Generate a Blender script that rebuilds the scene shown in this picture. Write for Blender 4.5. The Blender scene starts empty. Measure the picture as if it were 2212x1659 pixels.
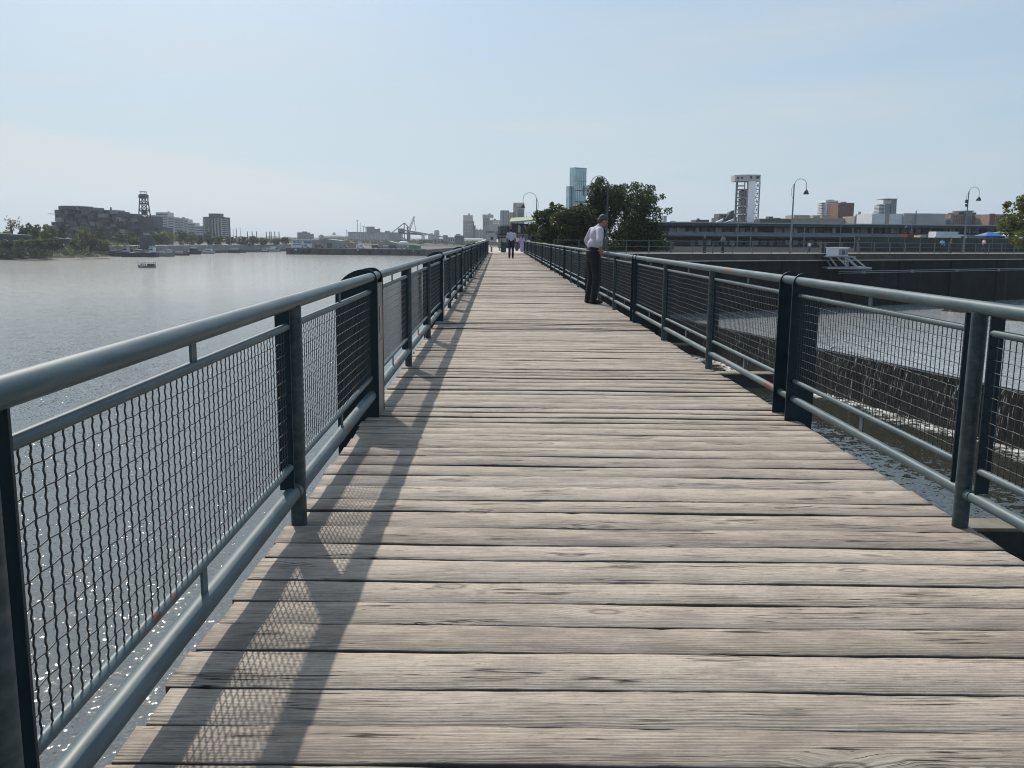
import bpy, math, random
import numpy as np
from mathutils import Vector, Matrix
random.seed(7)
RNG = np.random.default_rng(7)
SC = bpy.context.scene
COL = SC.collection

# ------------------------------------------------------------------ camera
EYE = 1.3
FPX = 1915.0                      # focal length for a picture 2212 px wide
PITCH, YAW, ROLL = [math.radians(a) for a in (9.385, 0.93, 0.58)]
_f = Vector((math.sin(YAW)*math.cos(PITCH), math.cos(YAW)*math.cos(PITCH), -math.sin(PITCH)))
_r0 = Vector((math.cos(YAW), -math.sin(YAW), 0))
_u0 = _r0.cross(_f)
_r = _r0*math.cos(ROLL) + _u0*math.sin(ROLL)
_u = -_r0*math.sin(ROLL) + _u0*math.cos(ROLL)
cam_data = bpy.data.cameras.new('camera')
cam_data.sensor_width = 36.0
cam_data.lens = FPX/2212*36.0
cam_data.clip_start = 0.05
cam_data.clip_end = 12000
cam = bpy.data.objects.new('camera', cam_data)
COL.objects.link(cam)
M = Matrix((( _r.x, _u.x, -_f.x, 0), (_r.y, _u.y, -_f.y, 0), (_r.z, _u.z, -_f.z, EYE), (0, 0, 0, 1)))
cam.matrix_world = M
SC.camera = cam

# ------------------------------------------------------------------ light
SHADOW = Vector((0.368, -0.945, -1.0)).normalized()      # the way sunlight travels
SUN_EL = math.asin(-SHADOW.z)
SUN_AZ = math.atan2(-SHADOW.x, -SHADOW.y)               # from +Y towards +X
sun_data = bpy.data.lights.new('sun', 'SUN')
sun_data.energy = 4.3
sun_data.angle = math.radians(0.55)
sun_data.color = (1.0, 0.93, 0.83)
sun = bpy.data.objects.new('sun', sun_data)
sun.rotation_euler = SHADOW.to_track_quat('-Z', 'Y').to_euler()
COL.objects.link(sun)

W = bpy.data.worlds.new('World')
SC.world = W
W.use_nodes = True
wn = W.node_tree
wn.nodes.clear()
def wnode(t, **kw):
    n = wn.nodes.new(t)
    for k, v in kw.items():
        setattr(n, k, v)
    return n
w_out = wnode('ShaderNodeOutputWorld')
w_bg = wnode('ShaderNodeBackground')
w_sky = wnode('ShaderNodeTexSky', sky_type='NISHITA', sun_disc=False)
w_sky.sun_elevation = SUN_EL
w_sky.sun_rotation = SUN_AZ
w_sky.air_density = 1.15
w_sky.dust_density = 1.0
w_sky.ozone_density = 1.6
w_sky.altitude = 20
w_tc = wnode('ShaderNodeTexCoord')
w_sep = wnode('ShaderNodeSeparateXYZ')
wn.links.new(w_tc.outputs['Generated'], w_sep.inputs[0])
# thin high cloud: veils stretched along the horizon, stronger towards it
w_map = wnode('ShaderNodeMapping')
w_map.inputs['Scale'].default_value = (1.2, 1.2, 7.5)
w_map.inputs['Rotation'].default_value = (0.0, math.radians(9), 0.0)
w_map.inputs['Location'].default_value = (3.1, 1.7, 0.4)
wn.links.new(w_tc.outputs['Generated'], w_map.inputs[0])
w_n1 = wnode('ShaderNodeTexNoise')
w_n1.inputs['Scale'].default_value = 2.0
w_n1.inputs['Detail'].default_value = 7
w_n1.inputs['Roughness'].default_value = 0.52
w_n1.inputs['Distortion'].default_value = 0.35
wn.links.new(w_map.outputs[0], w_n1.inputs[0])
w_ramp = wnode('ShaderNodeMapRange', clamp=True)
w_ramp.inputs['From Min'].default_value = 0.40
w_ramp.inputs['From Max'].default_value = 0.72
w_ramp.inputs['To Min'].default_value = 0.0
w_ramp.inputs['To Max'].default_value = 0.55
wn.links.new(w_n1.outputs[0], w_ramp.inputs[0])
w_fade = wnode('ShaderNodeMapRange', clamp=True)      # fewer clouds high up
w_fade.inputs['From Min'].default_value = 0.02
w_fade.inputs['From Max'].default_value = 0.42
w_fade.inputs['To Min'].default_value = 1.0
w_fade.inputs['To Max'].default_value = 0.25
wn.links.new(w_sep.outputs[2], w_fade.inputs[0])
w_mul = wnode('ShaderNodeMath', operation='MULTIPLY')
wn.links.new(w_ramp.outputs[0], w_mul.inputs[0])
wn.links.new(w_fade.outputs[0], w_mul.inputs[1])
w_mix = wnode('ShaderNodeMixRGB', blend_type='MIX')
w_mix.inputs['Color2'].default_value = (6.1, 6.4, 6.4, 1)
wn.links.new(w_mul.outputs[0], w_mix.inputs['Fac'])
w_tint = wnode('ShaderNodeMixRGB', blend_type='MIX')   # milky late-summer air over the whole sky
w_tf = wnode('ShaderNodeMapRange', clamp=True)
w_tf.inputs['From Min'].default_value = 0.0
w_tf.inputs['From Max'].default_value = 0.30
w_tf.inputs['To Min'].default_value = 0.80
w_tf.inputs['To Max'].default_value = 0.52
wn.links.new(w_sep.outputs[2], w_tf.inputs[0])
wn.links.new(w_tf.outputs[0], w_tint.inputs['Fac'])
w_tint.inputs['Color2'].default_value = (3.85, 5.25, 6.6, 1)
wn.links.new(w_sky.outputs[0], w_tint.inputs['Color1'])
wn.links.new(w_tint.outputs[0], w_mix.inputs['Color1'])
# one long bank of thin cloud low on the left, its upper edge sloping down to the right
def wmath(op, a, b, clamp=False):
    n = wnode('ShaderNodeMath', operation=op, use_clamp=clamp)
    for i, v in enumerate((a, b)):
        if isinstance(v, bpy.types.NodeSocket): wn.links.new(v, n.inputs[i])
        else: n.inputs[i].default_value = v
    return n.outputs[0]
def wrange(v, a, b, c, d):
    n = wnode('ShaderNodeMapRange', interpolation_type='SMOOTHSTEP')
    wn.links.new(v, n.inputs[0])
    for i, x in enumerate((a, b, c, d)): n.inputs[i+1].default_value = x
    return n.outputs[0]
w_m2 = wnode('ShaderNodeMapping'); w_m2.inputs['Scale'].default_value = (5, 5, 26); w_m2.inputs['Rotation'].default_value = (0, math.radians(9), 0)
wn.links.new(w_tc.outputs['Generated'], w_m2.inputs[0])
w_n2 = wnode('ShaderNodeTexNoise'); w_n2.inputs['Scale'].default_value = 1.3; w_n2.inputs['Detail'].default_value = 6; wn.links.new(w_m2.outputs[0], w_n2.inputs[0])
edge = wmath('SUBTRACT', w_sep.outputs[2], wmath('SUBTRACT', 0.030, wmath('MULTIPLY', w_sep.outputs[0], 0.157)))
edge = wmath('ADD', edge, wmath('MULTIPLY', wmath('SUBTRACT', w_n2.outputs[0], 0.5), 0.03))
bank = wmath('MULTIPLY', wrange(edge, -0.010, 0.006, 1.0, 0.0), wrange(edge, -0.075, -0.030, 0.0, 1.0))
bank = wmath('MULTIPLY', bank, wrange(w_sep.outputs[0], -0.30, 0.02, 1.0, 0.0))
bank = wmath('MULTIPLY', bank, 0.55)
w_bank = wnode('ShaderNodeMixRGB'); w_bank.inputs['Color2'].default_value = (6.7, 6.75, 6.6, 1)
wn.links.new(bank, w_bank.inputs['Fac']); wn.links.new(w_mix.outputs[0], w_bank.inputs['Color1'])
# pale glow of hazy air round the sun (the sun itself stands above the picture)
w_dot = wnode('ShaderNodeVectorMath', operation='DOT_PRODUCT'); w_dot.inputs[1].default_value = -SHADOW
wn.links.new(w_tc.outputs['Generated'], w_dot.inputs[0])
glow = wmath('MULTIPLY', wmath('POWER', wmath('MAXIMUM', w_dot.outputs['Value'], 0.0), 22.0), 22.0)
w_glow = wnode('ShaderNodeMixRGB', blend_type='ADD'); w_glow.inputs['Fac'].default_value = 1.0
wn.links.new(w_bank.outputs[0], w_glow.inputs['Color1']); wn.links.new(glow, w_glow.inputs['Color2'])
wn.links.new(w_glow.outputs[0], w_bg.inputs['Color'])
w_bg.inputs['Strength'].default_value = 0.107
wn.links.new(w_bg.outputs[0], w_out.inputs[0])

SC.view_settings.view_transform = 'Standard'
SC.view_settings.look = 'None'
SC.view_settings.exposure = 0.0
SC.view_settings.gamma = 1.0
SC.render.engine = 'CYCLES'
SC.cycles.max_bounces = 8
SC.cycles.volume_bounces = 0
SC.cycles.use_denoising = True
SC.cycles.filter_width = 1.1

# ------------------------------------------------------------------ helpers
def ray(x, y):
    """Direction through a point of the photograph (2212 px wide)."""
    return _f*FPX + _r*(x-1106) - _u*(y-829.5)
def at(x, y, Y):
    d = ray(x, y); return Vector((0, 0, EYE)) + d*(Y/d.y)
def onz(x, y, z):
    d = ray(x, y); return Vector((0, 0, EYE)) + d*((z-EYE)/d.z)

class MB:
    """Collects faces and links them as ONE mesh object."""
    def __init__(self): self.v = []; self.f = []; self.m = []
    def add(self, vs, fs, mi=0):
        o = len(self.v); self.v.extend([tuple(p) for p in vs])
        for f in fs: self.f.append([i+o for i in f]); self.m.append(mi)
        return self
    def box(self, lo, hi, mi=0, rz=0.0, about=None):
        x0, y0, z0 = lo; x1, y1, z1 = hi
        vs = [(x0,y0,z0),(x1,y0,z0),(x1,y1,z0),(x0,y1,z0),(x0,y0,z1),(x1,y0,z1),(x1,y1,z1),(x0,y1,z1)]
        if rz:
            cx, cy = about if about else ((x0+x1)/2, (y0+y1)/2)
            c, s = math.cos(rz), math.sin(rz)
            vs = [(cx+(x-cx)*c-(y-cy)*s, cy+(x-cx)*s+(y-cy)*c, z) for x, y, z in vs]
        return self.add(vs, [(3,2,1,0),(4,5,6,7),(0,1,5,4),(1,2,6,5),(2,3,7,6),(3,0,4,7)], mi)
    def prism(self, poly, z0, z1, mi=0):
        n = len(poly)
        vs = [(x, y, z0) for x, y in poly] + [(x, y, z1) for x, y in poly]
        fs = [tuple(range(n-1, -1, -1)), tuple(range(n, 2*n))] + [(i, (i+1) % n, n+(i+1) % n, n+i) for i in range(n)]
        return self.add(vs, fs, mi)
    def wall(self, poly, y0, y1, mi=0):
        """A polygon in the XZ plane pulled out along Y."""
        n = len(poly)
        vs = [(x, y0, z) for x, z in poly] + [(x, y1, z) for x, z in poly]
        fs = [tuple(range(n)), tuple(range(2*n-1, n-1, -1))] + [(i, n+i, n+(i+1) % n, (i+1) % n) for i in range(n)]
        return self.add(vs, fs, mi)
    def tube(self, path, r, n=10, mi=0, caps=True):
        path = [Vector(p) for p in path]
        rs = r if isinstance(r, (list, tuple)) else [r]*len(path)
        vs = []; fs = []
        prev = None
        for i, p in enumerate(path):
            t = (path[min(i+1, len(path)-1)] - path[max(i-1, 0)]).normalized()
            a = Vector((0, 0, 1)) if abs(t.z) < 0.9 else Vector((1, 0, 0))
            if prev is None: u = t.cross(a).normalized()
            else: u = (prev - t*prev.dot(t)).normalized()
            prev = u; w = t.cross(u)
            for k in range(n):
                an = 2*math.pi*k/n
                vs.append(p + (u*math.cos(an) + w*math.sin(an))*rs[i])
        for i in range(len(path)-1):
            for k in range(n):
                a, b = i*n+k, i*n+(k+1) % n
                fs.append((a, a+n, b+n, b))
        if caps:
            fs.append(tuple(range(n))); fs.append(tuple(range((len(path)-1)*n+n-1, (len(path)-1)*n-1, -1)))
        return self.add(vs, fs, mi)
    def bar(self, a, b, w, mi=0): return self.tube([a, b], w/1.414, 4, mi)
    def lathe(self, prof, c, n=16, mi=0):
        cx, cy, cz = c; vs = []; fs = []
        for r, z in prof:
            for k in range(n):
                an = 2*math.pi*k/n; vs.append((cx+r*math.cos(an), cy+r*math.sin(an), cz+z))
        for i in range(len(prof)-1):
            for k in range(n):
                a, b = i*n+k, i*n+(k+1) % n
                fs.append((a, b, b+n, a+n))
        fs.append(tuple(range(n-1, -1, -1))); o = (len(prof)-1)*n; fs.append(tuple(range(o, o+n)))
        return self.add(vs, fs, mi)
    def ell(self, c, rad, n=12, m=8, rot=None, mi=0):
        vs = [Vector((0, 0, -rad[2]))]; fs = []
        for i in range(1, m):
            th = math.pi*i/m - math.pi/2
            for k in range(n):
                an = 2*math.pi*k/n
                vs.append(Vector((rad[0]*math.cos(th)*math.cos(an), rad[1]*math.cos(th)*math.sin(an), rad[2]*math.sin(th))))
        vs.append(Vector((0, 0, rad[2])))
        for k in range(n): fs.append((0, 1+(k+1) % n, 1+k))
        for i in range(m-2):
            for k in range(n):
                a, b = 1+i*n+k, 1+i*n+(k+1) % n
                fs.append((a, b, b+n, a+n))
        o = 1+(m-2)*n; t = len(vs)-1
        for k in range(n): fs.append((o+k, o+(k+1) % n, t))
        if rot is not None: vs = [rot @ v for v in vs]
        c = Vector(c)
        return self.add([v+c for v in vs], fs, mi)
    def caps(self, a, b, ra, rb, n=12, mi=0):
        """Tapered limb with rounded ends."""
        a, b = Vector(a), Vector(b); d = (b-a).normalized()
        pts = []; rs = []
        for t in (80, 55, 28): pts.append(a - d*ra*math.sin(math.radians(t))); rs.append(ra*math.cos(math.radians(t)))
        pts += [a, b]; rs += [ra, rb]
        for t in (28, 55, 80): pts.append(b + d*rb*math.sin(math.radians(t))); rs.append(rb*math.cos(math.radians(t)))
        return self.tube(pts, rs, n, mi)
    def build(self, name, mats, parent=None, smooth=False, auto=False):
        me = bpy.data.meshes.new(name)
        me.from_pydata(self.v, [], self.f)
        mats = mats if isinstance(mats, (list, tuple)) else [mats]
        for m in mats: me.materials.append(m)
        if len(mats) > 1: me.polygons.foreach_set('material_index', self.m)
        if smooth: me.polygons.foreach_set('use_smooth', [True]*len(me.polygons))
        me.update()
        if auto: me.set_sharp_from_angle(angle=math.radians(40))
        o = bpy.data.objects.new(name, me)
        COL.objects.link(o)
        if parent is not None: o.parent = parent
        return o

def np_mesh(name, V, F, mats, parent=None, mi=None, smooth=False):
    """Fast mesh from arrays: V (n,3), F (m,4)."""
    me = bpy.data.meshes.new(name)
    k = F.shape[1]
    me.vertices.add(len(V)); me.vertices.foreach_set('co', np.asarray(V, np.float32).ravel())
    me.loops.add(F.size); me.loops.foreach_set('vertex_index', np.asarray(F, np.int32).ravel())
    me.polygons.add(len(F)); me.polygons.foreach_set('loop_start', np.arange(len(F), dtype=np.int32)*k)
    me.polygons.foreach_set('loop_total', np.full(len(F), k, np.int32))
    mats = mats if isinstance(mats, (list, tuple)) else [mats]
    for m in mats: me.materials.append(m)
    if mi is not None: me.polygons.foreach_set('material_index', np.asarray(mi, np.int32))
    if smooth: me.polygons.foreach_set('use_smooth', np.ones(len(F), bool))
    me.update(calc_edges=True)
    o = bpy.data.objects.new(name, me); COL.objects.link(o)
    if parent is not None: o.parent = parent
    return o

def tag(o, label=None, cat=None, group=None, kind=None):
    if label: o['label'] = label
    if cat: o['category'] = cat
    if group: o['group'] = group
    if kind: o['kind'] = kind
    return o
def thing(name, label, cat, loc=(0, 0, 0), rz=0.0, group=None):
    o = bpy.data.objects.new(name, None); COL.objects.link(o)
    o.empty_display_size = 0.2
    o.location = loc; o.rotation_euler = (0, 0, rz)
    return tag(o, label, cat, group)
def copy_part(o, parent, loc=None):
    c = o.copy(); COL.objects.link(c); c.parent = parent
    if loc is not None: c.location = loc
    return c
def copy_tree(o, parent=None):
    c = o.copy(); COL.objects.link(c); c.parent = parent
    for ch in list(o.children): copy_tree(ch, c)
    return c

# ------------------------------------------------------------------ materials
def mat(name, color=(0.5, 0.5, 0.5), rough=0.7, metal=0.0, var=0.0, scale=2.0, stretch=(1, 1, 1), bump=0.0, spec=0.5, color2=None, detail=5):
    m = bpy.data.materials.new(name); m.use_nodes = True
    nt = m.node_tree; b = nt.nodes['Principled BSDF']
    b.inputs['Base Color'].default_value = (*color, 1)
    b.inputs['Roughness'].default_value = rough
    b.inputs['Metallic'].default_value = metal
    b.inputs['Specular IOR Level'].default_value = spec
    if var or bump or color2:
        tc = nt.nodes.new('ShaderNodeTexCoord'); mp = nt.nodes.new('ShaderNodeMapping')
        mp.inputs['Scale'].default_value = stretch
        nt.links.new(tc.outputs['Object'], mp.inputs[0])
        n = nt.nodes.new('ShaderNodeTexNoise'); n.inputs['Scale'].default_value = scale; n.inputs['Detail'].default_value = detail
        n.inputs['Roughness'].default_value = 0.6
        nt.links.new(mp.outputs[0], n.inputs[0])
        mr = nt.nodes.new('ShaderNodeMapRange'); mr.inputs['From Min'].default_value = 0.3; mr.inputs['From Max'].default_value = 0.7
        nt.links.new(n.outputs[0], mr.inputs[0])
        mx = nt.nodes.new('ShaderNodeMixRGB')
        c2 = color2 if color2 else tuple(min(1, c*(1+var)) for c in color)
        c1 = color if color2 else tuple(c*(1-var) for c in color)
        mx.inputs['Color1'].default_value = (*c1, 1); mx.inputs['Color2'].default_value = (*c2, 1)
        nt.links.new(mr.outputs[0], mx.inputs['Fac']); nt.links.new(mx.outputs[0], b.inputs['Base Color'])
        if bump:
            bp = nt.nodes.new('ShaderNodeBump'); bp.inputs['Strength'].default_value = 0.6; bp.inputs['Distance'].default_value = bump
            nt.links.new(n.outputs[0], bp.inputs['Height']); nt.links.new(bp.outputs[0], b.inputs['Normal'])
    return m

class G:
    """Tiny node-graph helper."""
    def __init__(self, m): self.m = m; self.nt = m.node_tree; self.b = self.nt.nodes['Principled BSDF']
    def n(self, t, ins=None, **props):
        k = self.nt.nodes.new('ShaderNode'+t)
        for p, v in props.items(): setattr(k, p, v)
        for i, v in (ins or {}).items():
            s = k.inputs[i]
            if hasattr(v, 'is_output') or isinstance(v, bpy.types.NodeSocket): self.nt.links.new(v, s)
            else: s.default_value = v
        return k
    def math(self, op, a, b=0.0, clamp=False): return self.n('Math', {0: a, 1: b}, operation=op, use_clamp=clamp).outputs[0]
    def rng(self, v, a, b, c=0.0, d=1.0): return self.n('MapRange', {0: v, 1: a, 2: b, 3: c, 4: d}, clamp=True).outputs[0]
    def mix(self, f, a, b, t='MIX'):
        a = a if isinstance(a, bpy.types.NodeSocket) else (*a, 1) if len(a) == 3 else a
        b = b if isinstance(b, bpy.types.NodeSocket) else (*b, 1) if len(b) == 3 else b
        return self.n('MixRGB', {0: f, 1: a, 2: b}, blend_type=t).outputs[0]
    def noise(self, vec, scale, detail=4, rough=0.55, dist=0.0, out=0):
        return self.n('TexNoise', {'Vector': vec, 'Scale': scale, 'Detail': detail, 'Roughness': rough, 'Distortion': dist}).outputs[out]
    def mapping(self, vec, scale=(1, 1, 1), loc=(0, 0, 0), rot=(0, 0, 0)):
        return self.n('Mapping', {0: vec, 1: loc, 2: rot, 3: scale}).outputs[0]
    def set(self, **kw):
        for k, v in kw.items():
            k = k.replace('_', ' ')
            if isinstance(v, bpy.types.NodeSocket): self.nt.links.new(v, self.b.inputs[k])
            else: self.b.inputs[k].default_value = v
def graph(name):
    m = bpy.data.materials.new(name); m.use_nodes = True
    g = G(m); g.tc = g.n('TexCoord'); g.obj = g.tc.outputs['Object']
    g.pos = g.n('NewGeometry').outputs['Position']
    return g
# ================================================================== water and ground
Z_LOW, Z_BASIN = -8.4, -5.65
def water_mat(name, base, scales, rough=0.035, broad=0.0, calm=None):
    g = graph(name)
    p = g.mapping(g.pos, scale=(1, 1, 1))
    acc = None
    for sc, slope, tail in scales:               # facets: independent random slopes, never filtered with distance; tail = a few steep ones
        n = g.n('TexNoise', {'Vector': p, 'Scale': sc, 'Detail': 2.0, 'Roughness': 0.5, 'Distortion': 0.4}).outputs['Color']
        v = g.n('VectorMath', {0: n, 1: (0.5, 0.5, 0.5)}, operation='SUBTRACT').outputs[0]
        if tail:
            q2 = g.n('VectorMath', {0: v, 1: (1, 1, 0)}, operation='MULTIPLY').outputs[0]
            q2 = g.n('VectorMath', {0: q2, 1: q2}, operation='DOT_PRODUCT').outputs['Value']
            q2 = g.math('MINIMUM', g.math('ADD', g.math('MULTIPLY', g.math('MULTIPLY', q2, q2), tail), 1.0), 40.0)
            v = g.n('VectorMath', {0: v, 'Scale': q2}, operation='SCALE').outputs[0]
        v = g.n('VectorMath', {0: v, 1: (slope, slope, 0.0)}, operation='MULTIPLY').outputs[0]
        acc = v if acc is None else g.n('VectorMath', {0: acc, 1: v}, operation='ADD').outputs[0]
    big = g.noise(g.mapping(g.pos, scale=(0.03, 0.011, 0.03)), 1.0, 3)      # wind lanes
    lane = g.rng(big, 0.35, 0.65, 0.7, 1.15)
    acc = g.n('VectorMath', {0: acc, 'Scale': lane}, operation='SCALE').outputs[0]
    if calm:                                     # choppy round the bridge, calm water farther out
        far = g.n('VectorMath', {0: g.pos}, operation='LENGTH').outputs['Value']
        acc = g.n('VectorMath', {0: acc, 'Scale': g.rng(far, *calm)}, operation='SCALE').outputs[0]
    nrm = g.n('VectorMath', {0: acc, 1: (0, 0, 1)}, operation='ADD').outputs[0]
    nrm = g.n('VectorMath', {0: nrm}, operation='NORMALIZE').outputs[0]
    g.set(Base_Color=(*base, 1), Roughness=rough, IOR=1.4, Normal=nrm)
    if broad:                                    # ripples too small to see one by one
        b2 = g.n('BsdfPrincipled', {'Base Color': (*base, 1), 'Roughness': .42, 'IOR': 1.45})
        mx = g.n('MixShader', {0: g.rng(far, 60, 170, .02, broad) if calm else broad, 1: g.b.outputs[0], 2: b2.outputs[0]})
        g.nt.links.new(mx.outputs[0], g.nt.nodes['Material Output'].inputs['Surface'])
    return g.m
M_RIVER = water_mat('river_water', (0.055, 0.066, 0.066), [(0.5, 0.10, 0), (2.2, 0.22, 0), (9.0, 0.80, 85)], 0.065, .42, (45, 190, 1.0, 0.30))
M_BASIN = water_mat('basin_water', (0.33, 0.355, 0.365), [(0.8, 0.1, 0), (5.0, 0.4, 0), (18.0, 0.5, 60)], 0.12)
M_CHANNEL = water_mat('channel_water', (0.022, 0.024, 0.017), [(0.9, 0.19, 0), (2.8, 0.34, 0), (8.0, 0.2, 400)], 0.05)

def crest_x(y): return 15.42 - 0.238*(y-81.15)
def quay_y(x): return 78.68 + (x-9.06)*(109.32-78.68)/(64.62-9.06)
# weir line from the quay wall towards and past the viewer
w0 = (crest_x(82.2), 82.2); w1 = (crest_x(-30), -30)
def sheet(name, poly, z, m, kind='structure'):
    mb = MB(); mb.add([(x, y, z) for x, y in poly], [tuple(range(len(poly)))])
    return tag(mb.build(name, m), kind=kind)
# river: one sheet out to the horizon, on the left of the bridge; the fast channel lies between bridge and weir
sheet('river_water', [(1.0, -3000), (1.0, 78.0), (60, 120), (2900, 1800), (2900, 2950), (-2950, 2950), (-2950, -3000)], Z_LOW, M_RIVER)
sheet('channel_water', [(1.0, -60), (w1[0]+8, -60), (w0[0]+1.0, 84), (1.0, 78.0)], Z_LOW, M_CHANNEL)
sheet('basin_water', [(crest_x(-60)+0.02, -60), (400, -60), (400, 300), (crest_x(90)+0.02, 90)], Z_BASIN, M_BASIN)

# quay ground
g = graph('quay_paving')
n1 = g.noise(g.pos, 0.35, 5); n2 = g.noise(g.pos, 6.0, 4)
c = g.mix(g.rng(n1, .3, .7), (0.36, 0.335, 0.30), (0.45, 0.42, 0.37)); c = g.mix(g.rng(n2, .3, .75, 0, .35), c, (0.25, 0.235, 0.21))
g.set(Base_Color=c, Roughness=0.9); M_PAVING = g.m
QUAY = [(-1.6, 77.7), (2.75, 77.2), (9.06, 78.68), (64.62, 109.32), (230, 200.5), (1500, 900), (1500, 2900), (-15, 2900), (-9, 600), (-5.5, 200), (-2.6, 110)]
mb = MB(); mb.prism(QUAY, -9.5, -0.02)
tag(mb.build('quay_ground', M_PAVING), kind='structure')

# ------------------------------------------------------------------ quay wall (dark wet concrete)
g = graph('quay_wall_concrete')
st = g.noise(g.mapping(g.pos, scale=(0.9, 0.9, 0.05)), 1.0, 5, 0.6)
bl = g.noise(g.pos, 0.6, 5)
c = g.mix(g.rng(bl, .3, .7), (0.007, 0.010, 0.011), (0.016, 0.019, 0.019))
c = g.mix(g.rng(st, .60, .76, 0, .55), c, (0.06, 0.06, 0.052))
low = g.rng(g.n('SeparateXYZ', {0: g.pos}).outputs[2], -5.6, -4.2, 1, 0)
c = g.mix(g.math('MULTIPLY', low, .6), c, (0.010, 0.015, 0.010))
bp = g.n('Bump', {'Strength': .7, 'Distance': .05, 'Height': bl}).outputs[0]
g.set(Base_Color=c, Roughness=0.8, Specular_IOR_Level=.15, Normal=bp); M_QWALL = g.m
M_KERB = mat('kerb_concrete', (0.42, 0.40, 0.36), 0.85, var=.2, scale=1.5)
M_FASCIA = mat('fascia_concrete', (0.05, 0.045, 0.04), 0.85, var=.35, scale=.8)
qd = Vector((64.62-9.06, 109.32-78.68)).normalized(); qn = Vector((qd.y, -qd.x))   # qn points to the water
def qpt(s, off=0.0): return (9.06+qd.x*s+qn.x*off, 78.68+qd.y*s+qn.y*off)
wall = thing('quay_wall', 'dark stained concrete quay wall rising from the basin, walkway along its top', 'wall', (*qpt(0), 0))
def qbox(mb, s0, s1, o0, o1, z0, z1):
    a, b, c_, d = qpt(s0, o1), qpt(s1, o1), qpt(s1, o0), qpt(s0, o0)
    mb.prism([a, b, c_, d], z0, z1)
def local(o, par):
    o.parent = par; o.matrix_parent_inverse = Matrix.Translation(-Vector(par.location)); return o
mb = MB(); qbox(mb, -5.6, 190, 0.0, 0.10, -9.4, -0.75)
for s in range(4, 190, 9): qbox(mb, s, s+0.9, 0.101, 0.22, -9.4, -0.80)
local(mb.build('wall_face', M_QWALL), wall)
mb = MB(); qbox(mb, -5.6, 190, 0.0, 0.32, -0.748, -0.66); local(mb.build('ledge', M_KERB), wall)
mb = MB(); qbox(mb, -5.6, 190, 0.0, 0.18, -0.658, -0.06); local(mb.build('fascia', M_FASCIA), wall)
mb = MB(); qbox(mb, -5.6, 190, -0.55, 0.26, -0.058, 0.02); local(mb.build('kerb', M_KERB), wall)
# abutment under the bridge end
tag(MB().box((-1.6, 77.0, -9.4), (4.4, 78.6, -0.5)).build('abutment', M_QWALL), 'dark concrete abutment carrying the far end of the boardwalk', 'abutment')
# two pipes along the wall
mb = MB()
for dz in (0, -.19):
    mb.tube([(*qpt(30, .42), -1.86+dz), (*qpt(60, .42), -1.80+dz), (*qpt(90, .42), -1.87+dz), (*qpt(140, .42), -1.82+dz)], 0.035, 6)
for s in range(34, 140, 8): qbox(mb, s, s+.08, .1, .46, -2.12, -1.78)
tag(mb.build('pipe', mat('pipe_grey', (0.30, 0.32, 0.32), .5)), 'pair of thin pale pipes clipped along the dark quay wall', 'pipes')

# ------------------------------------------------------------------ weir with falling water
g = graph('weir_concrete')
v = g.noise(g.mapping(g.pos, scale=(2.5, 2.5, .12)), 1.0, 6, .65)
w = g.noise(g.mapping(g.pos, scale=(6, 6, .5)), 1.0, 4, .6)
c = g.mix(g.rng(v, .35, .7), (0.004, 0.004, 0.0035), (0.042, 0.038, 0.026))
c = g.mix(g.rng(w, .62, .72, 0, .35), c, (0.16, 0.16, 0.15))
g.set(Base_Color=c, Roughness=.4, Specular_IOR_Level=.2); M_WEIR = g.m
weir = thing('weir', 'long dark concrete weir with water spilling over it into the lower channel', 'weir', (crest_x(40), 40, Z_LOW))
yy = np.arange(-28, 82.5, 1.0)
mb = MB(); rng = random.Random(3)
poly = [(crest_x(y)-.35-.05*rng.random(), y) for y in yy] + [(crest_x(y)+.35, y) for y in yy[::-1]]
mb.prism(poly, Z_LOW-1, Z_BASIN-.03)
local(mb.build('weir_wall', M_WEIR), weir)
# falling streams: many narrow ragged strips a little off the face
g = graph('falling_water')
n = g.noise(g.mapping(g.pos, scale=(9, 9, 1.6)), 1.0, 4, .7)
a = g.rng(n, .50, .70)
g.set(Base_Color=(.75, .78, .80, 1), Roughness=.15, Alpha=g.math('MULTIPLY', a, .75)); M_FALL = g.m
mb = MB()
for i in range(900):
    y = rng.uniform(-10, 81.5); x = crest_x(y)
    wd = rng.uniform(.012, .045); ln = rng.uniform(.35, 1.0)
    top = Z_BASIN-.02-rng.choice([0, 0, 0, rng.uniform(0, 1.6)]); bot = max(Z_LOW+.02, top-ln*2.8)
    pts = []
    nseg = 7
    for k in range(nseg+1):
        t = k/nseg; z = top+(bot-top)*t; off = -.42-.22*t**.6 - rng.uniform(0, .03)
        wv = wd*(1-.35*t)*(0.5 if k in (0, nseg) else 1)*rng.uniform(.7, 1.3)
        dy = .03*math.sin(5*t+i)
        pts.append((x+off, y-wv+dy, z)); pts.append((x+off, y+wv+dy, z))
    mb.add(pts, [(2*k, 2*k+1, 2*k+3, 2*k+2) for k in range(nseg)])
local(tag(mb.build('falling_water', M_FALL), kind='stuff'), weir)
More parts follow.
